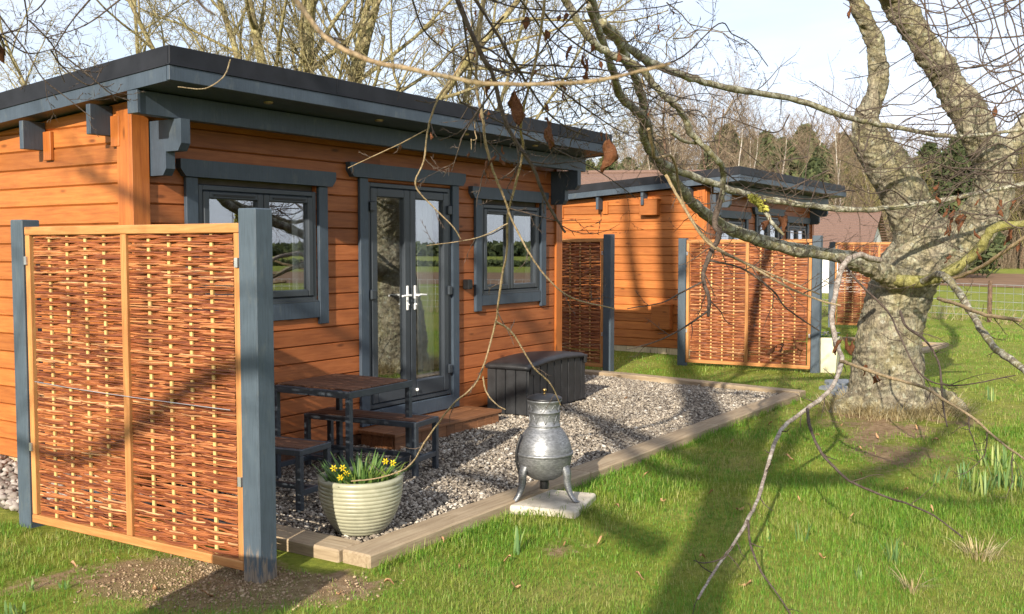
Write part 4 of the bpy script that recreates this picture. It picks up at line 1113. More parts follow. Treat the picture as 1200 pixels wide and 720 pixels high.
for k, (px, py) in enumerate(((720, 598), (1064, 580), (735, 470), (862, 600), (968, 655), (700, 640), (520, 640), (820, 660), (1090, 600), (1165, 560), (610, 690), (930, 540), (1010, 560), (450, 690), (760, 560), (880, 690), (985, 500), (1030, 515), (1075, 505), (1100, 520), (905, 500), (860, 520), (780, 590), (660, 640), (590, 660), (540, 670), (1140, 520), (1000, 610), (1060, 640), (940, 590), (830, 580), (1010, 530), (960, 515), (745, 680), (400, 700), (180, 690), (250, 700), (90, 670))):
    p = gnd(px, py); mb = MB(); r_ = random.Random(k*7+1); L = r_.uniform(.022, .05); wd = L*.55
    pts = []
    for i_ in range(7):
        t = i_/6; hw = wd*math.sin(math.pi*(t*.9+.05))**.8*.5; zc = .012+.02*math.sin(t*3+k)
        pts += [(t*L*1.5, -hw, zc+r_.uniform(0, .012)), (t*L*1.5, 0, zc-.004), (t*L*1.5, hw, zc+r_.uniform(0, .012))]
    fs = [(i_*3+q, i_*3+q+1, i_*3+q+4, i_*3+q+3) for i_ in range(6) for q in (0, 1)]
    o = mb.add(pts, fs).build('fallen_leaf', M['leaf_litter'], smooth=True); o.location = (p[0], p[1], .012); o.rotation_euler = (0, 0, r_.uniform(0, 6.28))
    tag(o, 'dry brown fallen leaf lying on the lawn', 'leaf', 'fallen leaves on the lawn')

# ------------------------------------------------------------------ trees
def twig_tree(a, p, d, L, r, lvl, rnd, P):
    """recursive bare branch; a: (trunk Arr, crown Arr)"""
    G = rnd_cache(rnd); g = G.gauss; uni = G.uniform
    li = min(lvl, len(P['seg'])-1); seg = P['seg'][li]; ks = P['kink'][min(lvl, len(P['kink'])-1)]; up = P['up'][min(lvl, len(P['up'])-1)]/seg
    x, y, z = map(float, p); dx, dy, dz = map(float, d); n_ = math.sqrt(dx*dx+dy*dy+dz*dz); dx /= n_; dy /= n_; dz /= n_
    pts = [(x, y, z)]; st_ = L/seg
    for s in range(seg):
        dx += g(0, ks); dy += g(0, ks); dz += g(0, ks)+up
        n_ = math.sqrt(dx*dx+dy*dy+dz*dz); dx /= n_; dy /= n_; dz /= n_
        x += dx*st_; y += dy*st_; z += dz*st_; pts.append((x, y, z))
    sides = 8 if r > .05 else (5 if r > .012 else 3)
    (a[0] if lvl == 0 else a[1]).tube(pts, [r*(1-(1-P['taper'])*k/seg) for k in range(seg+1)], sides)
    if lvl >= P['levels']: return
    nc = P['n'][lvl]; s0 = P['start'][lvl]
    for k in range(nc):
        t = s0+(1-s0)*(k+G.random())/nc; f = t*seg; i = min(int(f), seg-1); f -= i
        p0, p1 = pts[i], pts[i+1]; b = (p0[0]+(p1[0]-p0[0])*f, p0[1]+(p1[1]-p0[1])*f, p0[2]+(p1[2]-p0[2])*f)
        tx_, ty_, tz_ = (p1[0]-p0[0])/st_, (p1[1]-p0[1])/st_, (p1[2]-p0[2])/st_
        rx, ry, rz_ = g(0, 1), g(0, 1), g(0, 1)
        px, py, pz = ty_*rz_-tz_*ry, tz_*rx-tx_*rz_, tx_*ry-ty_*rx; n_ = math.sqrt(px*px+py*py+pz*pz)+1e-9
        an = g(P['ang'][lvl], .18); c, s_ = math.cos(an), math.sin(an)/n_
        ratio = P['len'][lvl]*uni(.65, 1.25)*(1-.45*t if lvl == 0 else 1-.3*t)
        twig_tree(a, b, (tx_*c+px*s_, ty_*c+py*s_, tz_*c+pz*s_), L*ratio, max(r*P['rr'][lvl]*(1-.5*t), P['rmin']), lvl+1, rnd, P)
_RC = {}
def rnd_cache(r):
    if id(r) not in _RC: _RC[id(r)] = (random.Random(int(r.integers(1 << 30))), r)
    return _RC[id(r)][0]

def build_tree(name, label, cat, loc, seed, H, r, P, tm, cm, lean=(0, 0), group=None):
    rnd = np.random.default_rng(seed); a = (Arr(), Arr())
    twig_tree(a, np.zeros(3), np.array([lean[0], lean[1], 1.]), H, r, 0, rnd, P)
    t = thing(name, label, cat, loc, 0, group)
    a[0].build('trunk', M[tm], t, smooth=True); a[1].build('crown', M[cm], t, smooth=True); return t

P_BIRCH = dict(levels=3, seg=[9, 5, 4, 2], kink=[.06, .12, .16, .16], up=[.05, .25, .0, -.1], taper=.2, n=[26, 11, 9], start=[.2, .12, .1], ang=[.75, .7, .7], len=[.36, .42, .45], rr=[.36, .45, .5], rmin=.0075)
P_BROAD = dict(levels=3, seg=[7, 6, 5, 2], kink=[.10, .15, .18, .2], up=[0, .35, .15, 0], taper=.3, n=[16, 12, 10], start=[.15, .15, .1], ang=[.85, .75, .8], len=[.55, .45, .42], rr=[.42, .42, .45], rmin=.0085)
# wood beyond the cabins
protos = []
def pos(px, d):
    lat = (px-600)/FPX*d; return (d*math.cos(YAW)+lat*math.sin(YAW), d*math.sin(YAW)-lat*math.cos(YAW), 0)
KINDS = [('birch_tree', 'bare reddish birch with pale trunk in the wood beyond the cabins', 10.5, .11, P_BIRCH, 'birchbark', 'redtwig', 'birches in the wood beyond the cabins'),
         ('bare_tree', 'bare brown broadleaf tree in the wood beyond the cabins', 9.5, .14, P_BROAD, 'woodbark', 'redtwig', 'bare brown trees in the wood beyond the cabins'),
         ('bare_tree', 'bare olive tinged tree in the wood beyond the cabins', 9.0, .13, P_BROAD, 'woodbark', 'oliv', 'olive bare trees in the wood beyond the cabins')]
def conifer(seed, H):
    rnd = np.random.default_rng(seed); a = Arr(); tr = Arr()
    tr.tube(np.array([(0, 0, 0), (0, 0, H*.5), (0, 0, H)]), [.16, .1, .02], 7)
    n = 8200; z = H*(.08+.92*rnd.random(n)**.9); rr = (np.clip(1-z/H, 0, 1)**.45)*np.clip(z/H*5, 0, 1)**.5*H*.31*np.sqrt(rnd.random(n))*(1+.2*np.sin(z*3+rnd.random(n)))
    th = rnd.uniform(0, 6.283, n); cl = vnoise(th*2.5, z*1.3, 1.4, 3); k = cl > .3; z, rr, th = z[k], rr[k], th[k]; n = len(z)
    c = np.stack([rr*np.cos(th), rr*np.sin(th), z-.25*rr], 1); d1 = rnd.normal(size=(n, 3))*.12; d2 = rnd.normal(size=(n, 3))*.09
    a.add(np.concatenate([c-d1, c+d2, c+d1, c-d2]), np.stack([np.arange(n)+i_*n for i_ in range(4)], 1)); return tr, a
protoT = []
for ki, kd in enumerate(KINDS):
    for s in range(3):
        t = build_tree(kd[0], kd[1], 'tree', (0, 0, 0), 100+ki*10+s, kd[2], kd[3], kd[4], kd[5], kd[6], group=kd[7]); protoT.append((ki, t))
conT = []
for s in range(2):
    t = thing('evergreen_tree', 'dark green evergreen among bare trees of the wood beyond the cabins', 'tree', group='evergreens in the wood beyond the cabins'); tr, a = conifer(60+s, 8.)
    tr.build('trunk', M['woodbark'], t); a.build('crown', M['ever'], t); conT.append(t)
rw = random.Random(9); used = set()
def place(t, key, px, d, sc):
    if key in used: t = copy_tree(t)
    used.add(key); t.location = pos(px, d); t.scale = (sc, sc, sc); t.rotation_euler = (0, 0, rw.uniform(0, 6.28)); return t
# crown line of the photograph (top of the wood as a function of px)
def crown_y(px): return float(np.interp(px, [560, 690, 740, 800, 850, 900, 960, 1010, 1080, 1200, 1300], [180, 172, 150, 106, 112, 145, 142, 152, 165, 158, 160]))
for k in range(96):
    px = 610+(1290-610)*(k+rw.random())/96; d = rw.uniform(46, 82)+max(0, min(40, (px-1040)*.45))
    want = (292-crown_y(px)-8-rw.uniform(0, 42))/FPX*d+CAMZ
    if 640 < px < 700: want *= .9
    ki = rw.choices([0, 1, 2], [.45, .35, .3] if px > 760 else [.2, .3, .5])[0]
    if 770 < px < 870: ki = rw.choice([0, 0, 1])
    cand = [(i_, t) for i_, (kk, t) in enumerate(protoT) if kk == ki]; i_, t = rw.choice(cand)
    place(t, i_, px, d, max(.45, want/(KINDS[ki][2]*.97)))
for px, d, top in ((735, 52, 188), (712, 60, 182), (690, 58, 192), (895, 60, 158), (940, 66, 150), (985, 70, 160), (1085, 72, 170), (1120, 60, 160), (1135, 70, 178), (870, 70, 165), (1195, 105, 172), (640, 60, 190), (775, 58, 165), (850, 64, 150), (915, 58, 165), (960, 56, 175), (1010, 60, 172), (1050, 68, 175), (1150, 100, 185), (1240, 110, 180), (720, 50, 205), (830, 56, 185)):
    i_ = rw.randrange(2); place(conT[i_], 100+i_, px, d, ((292-top)/FPX*d+CAMZ)/8.)
# thicket below the crowns
rnd2 = np.random.default_rng(31); a = Arr()
for k in range(15000):
    px = rnd2.uniform(590, 1320); d = rnd2.uniform(44, 70)+max(0, min(42, (px-1040)*.5)); b = np.array(pos(px, d)); h_ = rnd2.uniform(1.2, 4.6); an = rnd2.uniform(0, 6.28); l_ = rnd2.uniform(.1, .45)*h_
    m_ = b+np.array([math.cos(an)*l_*.3, math.sin(an)*l_*.3, h_*.55]); e_ = b+np.array([math.cos(an)*l_, math.sin(an)*l_, h_])
    a.tube(np.array([b, m_, e_]), [.013, .010, .005], 3)
o = a.build('undergrowth', M['redtwig']); tag(o, 'tangled brown undergrowth filling the wood beyond the cabins', 'undergrowth', kind='stuff')

# leafless tree behind the near cabin, spreading mossy stems
P_BACK = dict(levels=4, seg=[6, 7, 6, 5, 3], kink=[.06, .10, .16, .2, .22], up=[0, .35, .15, .05, 0], taper=.35, n=[0, 7, 5, 4], start=[.3, .25, .15, .1], ang=[.6, .6, .75, .8], len=[.7, .55, .5, .45], rr=[.6, .42, .45, .5], rmin=.006)
def multi_tree(name, label, loc, stems, seed, P, tm, cm):
    t = thing(name, label, 'tree', loc); rnd = np.random.default_rng(seed); a = (Arr(), Arr())
    base = Arr(); base.tube(np.array([(0, 0, -.1), (0, 0, .6), (0, 0, 1.6)]), [.55, .42, .36], 14)
    for (az, tilt, L, r) in stems:
        d = np.array([math.sin(tilt)*math.cos(az), math.sin(tilt)*math.sin(az), math.cos(tilt)])
        aa = (base, a[1]); P2 = dict(P)
        pts = [np.array([0, 0, 1.2])]; dd = d.copy()
        for s in range(8): dd = dd+rnd.normal(0, .05, 3)+np.array([0, 0, .03]); dd /= np.linalg.norm(dd); pts.append(pts[-1]+dd*L/8)
        pts = np.array(pts); base.tube(pts, np.linspace(r*.82, r*.26, 9), 9)
        for k in range(15):
            f = 1.2+6.8*(k+rnd.random())/15; i = min(int(f), 7); b = pts[i]*(1-(f-i))+pts[i+1]*(f-i); tang = pts[i+1]-pts[i]; tang /= np.linalg.norm(tang)
            perp = np.cross(tang, rnd.normal(size=3)); perp /= np.linalg.norm(perp); an = rnd.normal(.8, .2)
            twig_tree(a, b, tang*math.cos(an)+perp*math.sin(an), L*rnd.uniform(.22, .42), r*.4*(1-.07*f), 1, rnd, P)
    base.build('trunk', M[tm], t, smooth=True); a[1].build('crown', M[cm], t, smooth=True); return t
def wdir(px): # world azimuth pointing to image right
    return math.atan2(RGT[1], RGT[0])
azr = math.atan2(RGT[1], RGT[0])
multi_tree('bare_tree', 'tall bare tree with yellow mossy stems rising behind the roof of the near cabin', pos(352, 19), [(azr+math.pi, .30, 9, .11), (azr+.3, .42, 9.5, .15), (azr, .10, 9, .17), (azr+math.pi-.4, .08, 9, .15), (azr-.3, .7, 8.5, .13), (azr+math.pi+.2, .62, 8, .09), (azr+.6, .25, 9, .13)], 5, P_BACK, 'oakbark', 'oakbark')
multi_tree('bare_tree', 'second bare tree with fine pale twigs behind the middle of the near cabin roof', pos(520, 23), [(azr+math.pi, .35, 8, .08), (azr+.3, .35, 8, .09), (azr, .05, 8, .10), (azr-.3, .6, 7, .07)], 6, P_BACK, 'oakbark', 'oakbark')
multi_tree('bare_tree', 'bare tree with pale yellowish twigs over the left end of the near cabin roof', pos(150, 24), [(azr+math.pi, .5, 6.5, .10), (azr+.3, .5, 7, .11), (azr, .15, 7, .11)], 8, P_BACK, 'oakbark', 'oakbark')

# --- the big leaning tree on the right, with limbs reaching over the camera
tree = thing('beech_tree', 'big forked tree with lichen covered trunk whose bare limbs overhang the lawn', 'tree', tuple(gnd(1042, 478)))
TO = np.array(gnd(1042, 478))
def lpath(ctrl):
    """ctrl rows: px, py, depth, radius px -> world points relative to the tree and radii"""
    c = smooth_path(ctrl, 6); P = np.array([at(a, b, d) for a, b, d, r in c])-TO; rad = np.array([max(r, .3)*d/FPX for a, b, d, r in c]); return P, rad
tk = Arr()
def trunk_tube(ctrl, sides=20):
    P, rad = lpath(ctrl); rad = rad*.84
    tk.tube(P, rad, sides)
    for e, dd in ((0, -1), (-1, 1)): # rounded ends so that the remesh closes
        c, r_ = P[e], rad[e]; tk.add(c+ICO2[0]*r_*.98, None, ICO2[1])
trunk_tube([(1041, 500, 10.75, 66), (1041, 478, 10.75, 58), (1039, 458, 10.75, 51), (1040, 425, 10.75, 47), (1044, 385, 10.7, 43), (1054, 345, 10.65, 42), (1072, 310, 10.6, 43), (1095, 285, 10.6, 42)])
trunk_tube([(1085, 300, 10.55, 36), (1068, 250, 10.5, 32), (1047, 205, 10.4, 29), (1022, 168, 10.3, 25), (1016, 140, 10.2, 17), (1030, 100, 10.1, 13), (1026, 55, 10., 12), (1006, 5, 9.8, 11), (985, -50, 9.6, 9.5), (965, -160, 9.4, 8), (930, -300, 9.2, 6), (915, -450, 9.2, 3.5)])
trunk_tube([(1100, 300, 10.6, 38), (1140, 268, 10.6, 32), (1163, 232, 10.5, 26), (1163, 195, 10.4, 24), (1145, 150, 10.3, 24), (1114, 100, 10.2, 21), (1082, 50, 10., 19), (1049, 0, 9.8, 19), (1028, -45, 9.5, 18), (1010, -150, 9.4, 15), (1030, -290, 9.5, 11), (1010, -440, 9.6, 7), (1030, -580, 9.8, 3.5)])
trunk_tube([(1060, 335, 10.5, 20), (1030, 318, 10.1, 14), (990, 302, 9.8, 11)])
trunk_tube([(1165, 220, 10.5, 20), (1188, 165, 10.6, 12), (1222, 110, 10.7, 11), (1250, -10, 10.9, 9), (1260, -150, 11., 7), (1300, -320, 11.2, 3.5)])
for (a0, b0) in ((980, 497), (1012, 508), (1058, 508), (1095, 495), (1110, 480)):   # root flare
    trunk_tube([(1042, 462, 10.75, 30), ((a0+1042)/2, 474, 10.72, 27), (a0, b0-9, 10.7-.1*(b0-490)/10, 15), (a0+(a0-1042)*.35, b0+6, 10.62, 7)], 12)
trunk = tk.build('trunk', M['bark'], tree, smooth=True)
rm = trunk.modifiers.new('remesh', 'REMESH'); rm.mode = 'VOXEL'; rm.voxel_size = .017; rm.use_smooth_shade = True
sm = trunk.modifiers.new('smooth', 'SMOOTH'); sm.iterations = 6; sm.factor = .5
tx = bpy.data.textures.new('bark_lumps', 'CLOUDS'); tx.noise_scale = .20; tx.noise_depth = 4
dm = trunk.modifiers.new('lumps', 'DISPLACE'); dm.texture = tx; dm.strength = .07; dm.mid_level = .5
tx2 = bpy.data.textures.new('bark_ridges', 'CLOUDS'); tx2.noise_scale = .05; tx2.noise_depth = 4
dm2 = trunk.modifiers.new('ridges', 'DISPLACE'); dm2.texture = tx2; dm2.strength = .034; dm2.mid_level = .5

TOPS = [(965, -160, 9.4), (930, -300, 9.2), (915, -450, 9.2), (1010, -150, 9.4), (1030, -290, 9.5), (1010, -440, 9.6), (1030, -580, 9.8), (1250, -10, 10.9), (1260, -150, 11.), (1300, -320, 11.2)]
TW = {'limb': Arr(), 'twig': Arr(), 'twig_pale': Arr(), 'branch_white': Arr(), 'moss': Arr()}
trn = np.random.default_rng(77)
def side_twigs(P, rad, mat, every, length, depth_lvl, rscale=.5, droop=0., start=.1):
    """alternate side twigs with kinks, buds as little spurs"""
    seg = np.linalg.norm(np.diff(P, axis=0), axis=1); cum = np.concatenate([[0], np.cumsum(seg)]); L = cum[-1]
    s = L*start+trn.random()*every; sgn = 1
    while s < L*.985:
        i = min(np.searchsorted(cum, s)-1, len(P)-2); i = max(i, 0); f = (s-cum[i])/max(seg[i], 1e-6); b = P[i]*(1-f)+P[i+1]*f
        r0 = rad[i]*(1-f)+rad[i+1]*f; t = (P[i+1]-P[i])/max(seg[i], 1e-6)
        perp = np.cross(t, FWD*.8+trn.normal(size=3)*.45); perp /= np.linalg.norm(perp)
        d = t*math.cos(.8)+perp*sgn*math.sin(.8)+np.array([0, 0, -droop]); d /= np.linalg.norm(d); sgn = -sgn if trn.random() < .8 else sgn
        l = length*trn.uniform(.3, 1.25); n = 5; pts = [b]; rr = min(r0*rscale, .0045)
        for k in range(n):
            d = d+trn.normal(0, .17, 3)+np.array([0, 0, .05]); d /= np.linalg.norm(d); pts.append(pts[-1]+d*l/n)
        pts = np.array(pts); rads = np.linspace(rr, rr*.35, n+1); TW[mat].tube(pts, rads, 4)
        for kk in range(1, n):
            e_ = pts[kk]-pts[kk-1]; e_ = e_/np.linalg.norm(e_); bd = e_*.8+trn.normal(0, .35, 3); TW[mat].tube([pts[kk], pts[kk]+bd*.005, pts[kk]+bd*trn.uniform(.009, .02)], [.0009, .0014, .0003], 3)
        if depth_lvl > 0 and l > .12: side_twigs(pts, rads, mat, l*.28, l*.42, depth_lvl-1, .7, droop*.5)
        s += every*trn.uniform(.5, 1.5)
def br(ctrl, mat='limb', sides=10, tw=None, tmat='twig', per=None):
    P, rad = lpath(ctrl); n = len(P)
    rad = rad*.76*(1+.05*np.sin(np.arange(n)*.9+ctrl[0][0])+np.clip(trn.normal(0, .06, n), -.1, .16))
    P[1:-1] += trn.normal(0, 1, (n-2, 3))*np.minimum(rad[1:-1, None]*.13, .004)
    TW[mat].tube(P, rad, sides)
    if sides > 6:
        for e in (0, -1): TW[mat].add(P[e]+ICO2[0]*rad[e], None, ICO2[1])
    if tw: side_twigs(P, rad, tmat, *tw)
    return P, rad
def pxl(pts, d0, d1, r0, r1):
    n = len(pts); return [(x, y, d0+(d1-d0)*i/(n-1), r0+(r1-r0)*i/(n-1)) for i, (x, y) in enumerate(pts)]
# overhead limb outside the frame that the hanging branches spring from
br([(1049, -5, 9.8, 16), (960, -150, 9., 15), (850, -190, 7.6, 14), (760, -110, 6.4, 14), (690, -30, 5.6, 12), (560, -110, 4.4, 13), (430, -160, 3.4, 14), (250, -170, 3., 13), (60, -140, 2.9, 11), (-120, -120, 2.8, 8)], 'limb', 10)
P_TOP = dict(levels=3, seg=[6, 6, 5, 3], kink=[.1, .13, .16, .2], up=[.3, .3, .15, 0], taper=.3, n=[6, 7, 5], start=[.2, .15, .1], ang=[.7, .7, .8], len=[.5, .45, .45], rr=[.5, .45, .5], rmin=.003)
for (a0, b0, d0) in TOPS:
    for k in range(3): twig_tree((TW['limb'], TW['twig']), at(a0, b0, d0)-TO, np.array([*trn.normal(0, .8, 2), .75]), trn.uniform(1.1, 2.0), .03, 0, trn, P_TOP)
# E, third limb, D and C
br(pxl([(683, -25), (703, 27), (733, 53), (760, 72), (800, 88), (850, 103), (925, 115), (990, 137), (1050, 149), (1120, 160), (1215, 150)], 5.5, 10.1, 8, 2.6), 'limb', 10, (.15, .46, 2, .5, .05))
br(pxl([(655, -15), (687, 40), (713, 63), (747, 77), (773, 107), (797, 130), (813, 160), (840, 187), (847, 202), (846, 235)], 5.2, 6.6, 6.5, 4.2), 'limb', 10, (.12, .38, 2, .5, .1))
br(pxl([(846, 228), (838, 262), (843, 275), (829, 305), (824, 327), (831, 350), (830, 370)], 6.6, 6.4, 5, 2.6), 'twig', 9, (.13, .28, 1, .6, .1))
br(pxl([(706, 28), (722, 42), (733, 67), (747, 97), (755, 130), (753, 157), (763, 180), (787, 197), (813, 207), (850, 220), (883, 230), (940, 240), (1000, 246), (1050, 243), (1120, 232), (1215, 212)], 5.65, 9.7, 7.5, 3.6), 'limb', 10, (.14, .46, 2, .5, .05))
br(pxl([(690, 8), (707, 50), (720, 90), (730, 117), (750, 133), (760, 152), (763, 177), (780, 200), (807, 233), (822, 247), (845, 264), (880, 278), (930, 292), (990, 302), (1035, 318)], 5.3, 10.1, 5.5, 10.5), 'limb', 10, (.14, .42, 2, .4, .05))
br(pxl([(760, 152), (765, 172), (768, 185), (785, 182), (792, 195), (795, 215), (806, 250), (840, 290), (900, 320), (960, 345)], 6.2, 7.5, 3, 1.3), 'twig_pale', 7, (.2, .3, 1, .6, .1))
br(pxl([(787, 155), (800, 165), (815, 168)], 6.0, 6.2, 3.5, 2.5), 'limb', 7)
br(pxl([(888, 238), (897, 248), (905, 262), (918, 275)], 8.2, 8.0, 5, 2), 'limb', 7, (.1, .25, 1, .6, .1))
# mossy lower limb and pale bent branch G, stout broken branch H
br(pxl([(1210, 262), (1165, 268), (1147, 293), (1118, 316), (1080, 330), (1045, 327)], 9.6, 10.2, 6, 10), 'moss', 9, (.3, .4, 1, .4, .1))
P, rad = br(pxl([(1030, 305), (1005, 300), (988, 312), (979, 345), (975, 372), (979, 400), (986, 424), (972, 458), (945, 480), (915, 505), (900, 545), (888, 585), (876, 610), (858, 640), (838, 668), (818, 702)], 9.3, 4.3, 4.8, 2.0), 'branch_white', 9, (.3, .2, 0, .5, .1))
br(pxl([(986, 424), (1000, 428), (1040, 442), (1085, 455), (1105, 468), (1140, 490), (1175, 520), (1210, 545)], 6.9, 4.8, 3, 1.6), 'twig_pale', 7, (.35, .32, 1, .6, .1))
br(pxl([(946, 480), (949, 500), (962, 530), (985, 555), (1000, 566), (1040, 583), (1062, 590), (1095, 605), (1128, 630)], 6.0, 4.5, 2.6, 1.2), 'twig', 7, (.35, .2, 0, .6, .1))
br(pxl([(876, 610), (880, 640), (892, 670), (910, 695), (930, 725)], 4.75, 4.1, 2.0, 1.3), 'twig', 6, (.3, .12, 0, .6))
br(pxl([(858, 640), (845, 655), (825, 660), (813, 657)], 4.5, 4.4, 1.5, .8), 'twig', 5)
br(pxl([(1082, 330), (1103, 322), (1125, 345), (1145, 378), (1165, 407), (1190, 425), (1225, 455)], 9.6, 7.2, 5, 6), 'limb', 9, (.5, .3, 1, .4, .2))
br(pxl([(1100, 350), (1125, 358), (1150, 368), (1195, 376)], 9, 7.5, 3, 3), 'twig_pale', 7, (.3, .3, 1, .5))
br(pxl([(1055, 365), (1062, 383), (1085, 400), (1100, 425), (1103, 450), (1106, 480), (1110, 500)], 8.8, 7., 2.2, 1.2), 'twig', 6, (.3, .3, 1, .6, .1))
br(pxl([(1105, 330), (1140, 318), (1170, 300), (1215, 268)], 9.4, 8.2, 3, 3), 'twig_pale', 7, (.3, .35, 1, .6))
br(pxl([(985, 305), (1005, 330), (1040, 365), (1055, 395), (1080, 440), (1120, 452), (1190, 440)], 9.2, 7, 2, 1), 'twig', 6, (.3, .3, 1, .6, .1))
br(pxl([(780, 205), (800, 240), (830, 285), (880, 312), (920, 335), (960, 352), (985, 358)], 6.4, 6.4, 2.5, 1.6), 'twig_pale', 6, (.3, .3, 1, .6))
br(pxl([(830, 305), (870, 315), (905, 340), (920, 360), (945, 378), (960, 388)], 6.5, 6.8, 1.8, 1.), 'twig', 6, (.2, .28, 1, .6))
br(pxl([(824, 330), (795, 345), (775, 355), (735, 362)], 6.4, 6.2, 1.5, .8), 'twig', 6, (.2, .22, 1, .6))
br(pxl([(829, 365), (800, 385), (770, 400), (735, 410)], 6.4, 6.2, 1.6, .7), 'twig', 6, (.2, .25, 1, .6))
# hanging twigs over the near cabin
br(pxl([(338, -12), (380, 42), (430, 70), (500, 85), (560, 97), (620, 99), (690, 96), (740, 86), (785, 75)], .95, .85, 4.5, 2.6), 'twig_pale', 8, (.25, .05, 0, .4))
br(pxl([(528, -20), (559, 54), (577, 87), (588, 130), (602, 162), (624, 195), (635, 224), (645, 245), (662, 272)], 2.4, 2.6, 4.2, 2.0), 'twig', 8, (.07, .26, 2, .5, .1))
br(pxl([(545, -20), (573, 25), (595, 61), (609, 83), (617, 97), (640, 130), (665, 150), (690, 160)], 2.5, 2.8, 2.6, 1.1), 'twig', 7, (.07, .24, 2, .5, .1))
br(pxl([(570, -15), (559, 65), (559, 105), (566, 141), (570, 173), (580, 206), (592, 235), (600, 258), (622, 300), (645, 330), (672, 350), (720, 362)], 2.9, 3.3, 2.8, 1.0), 'twig_pale', 7, (.13, .24, 1, .6, .05))
br(pxl([(640, -15), (630, 60), (615, 120), (610, 150), (613, 173), (606, 209), (595, 253), (594, 295), (589, 320), (584, 355), (580, 382), (560, 445), (530, 475), (500, 515), (485, 540), (470, 552), (440, 561), (412, 564)], 2.9, 4.6, 2.3, 1.0), 'twig_pale', 7, (.24, .13, 0, .7, .05))
br(pxl([(581, 377), (600, 390), (625, 430), (645, 450), (657, 475)], 3.8, 4.2, 1.7, .9), 'twig_pale', 6, (.16, .1, 0, .7))
br(pxl([(566, 441), (570, 460), (583, 475), (592, 480)], 4., 4.05, 1.3, .8), 'twig_pale', 6)
br(pxl([(565, 20), (540, 75), (512, 119), (501, 155), (497, 188), (487, 217), (508, 243), (530, 265), (540, 280)], 2.8, 3., 1.8, .9), 'twig_pale', 6, (.12, .13, 0, .7))
br(pxl([(500, 152), (470, 168), (440, 182), (408, 197)], 2.9, 3., 1.1, .6), 'twig_pale', 5, (.08, .07, 0, .7))
br(pxl([(595, 262), (570, 275), (545, 282), (500, 288)], 3.2, 3.1, 1.1, .6), 'twig_pale', 5, (.1, .1, 0, .7))
for q in ([(620, -10), (660, 40), (720, 75), (790, 72), (842, 28), (858, 40), (880, 52), (900, 78)], [(560, -10), (600, 8), (680, 14), (760, 10), (800, 2)], [(600, 110), (640, 95), (700, 90), (745, 100)],
          [(540, 120), (600, 150), (640, 170), (700, 200), (745, 232)], [(690, 0), (650, 40), (620, 75), (570, 95), (540, 140)], [(650, 100), (690, 130), (720, 150), (745, 162)], [(545, 60), (600, 75), (660, 78), (720, 85), (780, 110), (830, 120)],
          [(480, -10), (500, 40), (545, 70), (600, 90)], [(610, 0), (640, 45), (660, 110), (680, 140)], [(590, 20), (560, 50), (530, 60), (500, 100)]):
    br(pxl(q, 3.4, 4.2, 1.6, .7), 'twig', 5, (.14, .26, 1, .6, .05))
for k in range(34):
    x0 = trn.uniform(520, 800); y0 = trn.uniform(-10, 150); an = trn.uniform(.2, 2.6); L = trn.uniform(50, 120); d0 = trn.uniform(3., 5.)
    q = [(x0+L*t*math.cos(an)+trn.uniform(-5, 5), y0+L*t*math.sin(an)*.6+8*math.sin(5*t+k)+trn.uniform(-4, 4)) for t in np.linspace(0, 1, 6)]
    br(pxl(q, d0, d0+trn.uniform(-.3, .4), 1.1, .5), 'twig_pale' if k % 3 else 'twig', 4, (.11, .22, 1, .6, .05))
# twigs at top left
for q in ([(27, -10), (32, 25), (29, 53)], [(34, 24), (55, 45), (65, 60), (70, 82), (76, 97)], [(112, -8), (85, 24), (65, 55), (62, 60)], [(150, -8), (112, 22), (87, 35), (50, 45)], [(-5, 12), (15, 40), (32, 62), (50, 92), (72, 110), (110, 140)],
          [(62, 57), (100, 85), (130, 110), (151, 118)], [(-5, 38), (30, 62), (62, 58)], [(-5, 42), (20, 35), (32, 28)], [(60, 60), (75, 80), (105, 100), (120, 80)], [(-8, 30), (3, 48), (6, 65)], [(60, -8), (45, 10), (30, 20)]):
    br(pxl(q, 2.9, 3.1, 1.5, .7), 'twig', 5, (.1, .14, 1, .6, .05))
br(pxl([(225, -8), (238, 8), (252, 18)], 1.6, 1.6, 3, 1.2), 'twig', 6)
br(pxl([(270, 70), (262, 90), (240, 104), (208, 102)], 3.2, 3.1, 1.2, .8), 'twig_pale', 5)
# tangle at the right
for k in range(24):
    y0 = -20+k*11+trn.uniform(-12, 12); x0 = 1215; d = trn.uniform(6., 9.); L = trn.uniform(90, 230); sl = trn.uniform(-.15, .6)
    q = [(x0-L*t, y0+L*t*sl+trn.uniform(4, 22)*math.sin(3*t+k*1.7)+trn.uniform(-8, 8)) for t in np.linspace(0, 1, 7)]
    br(pxl(q, d, d+trn.uniform(-.5, 1), 1.5, .6), 'twig', 5, (.2, .3, 1, .55, .05))
for k in range(12):
    x0 = 1040+k*14; q = [(x0, -20), (x0+trn.uniform(-10, 30), 30), (x0+trn.uniform(10, 60), 80), (x0+trn.uniform(20, 90), 120)]
    br(pxl(q, 8.5, 8., 1.4, .6), 'twig', 5, (.22, .36, 1, .6, .05))
for k in range(16):
    x0 = 900+k*20+trn.uniform(-10, 10); y0 = trn.uniform(110, 260); q = [(x0, y0), (x0-20+trn.uniform(-30, 20), y0+trn.uniform(-25, 25)), (x0-50+trn.uniform(-40, 20), y0+trn.uniform(-40, 50)), (x0-85+trn.uniform(-40, 20), y0+trn.uniform(-50, 70))]
    br(pxl(q, 9, 8.3, 1.3, .6), 'twig', 5, (.22, .34, 1, .6, .05))
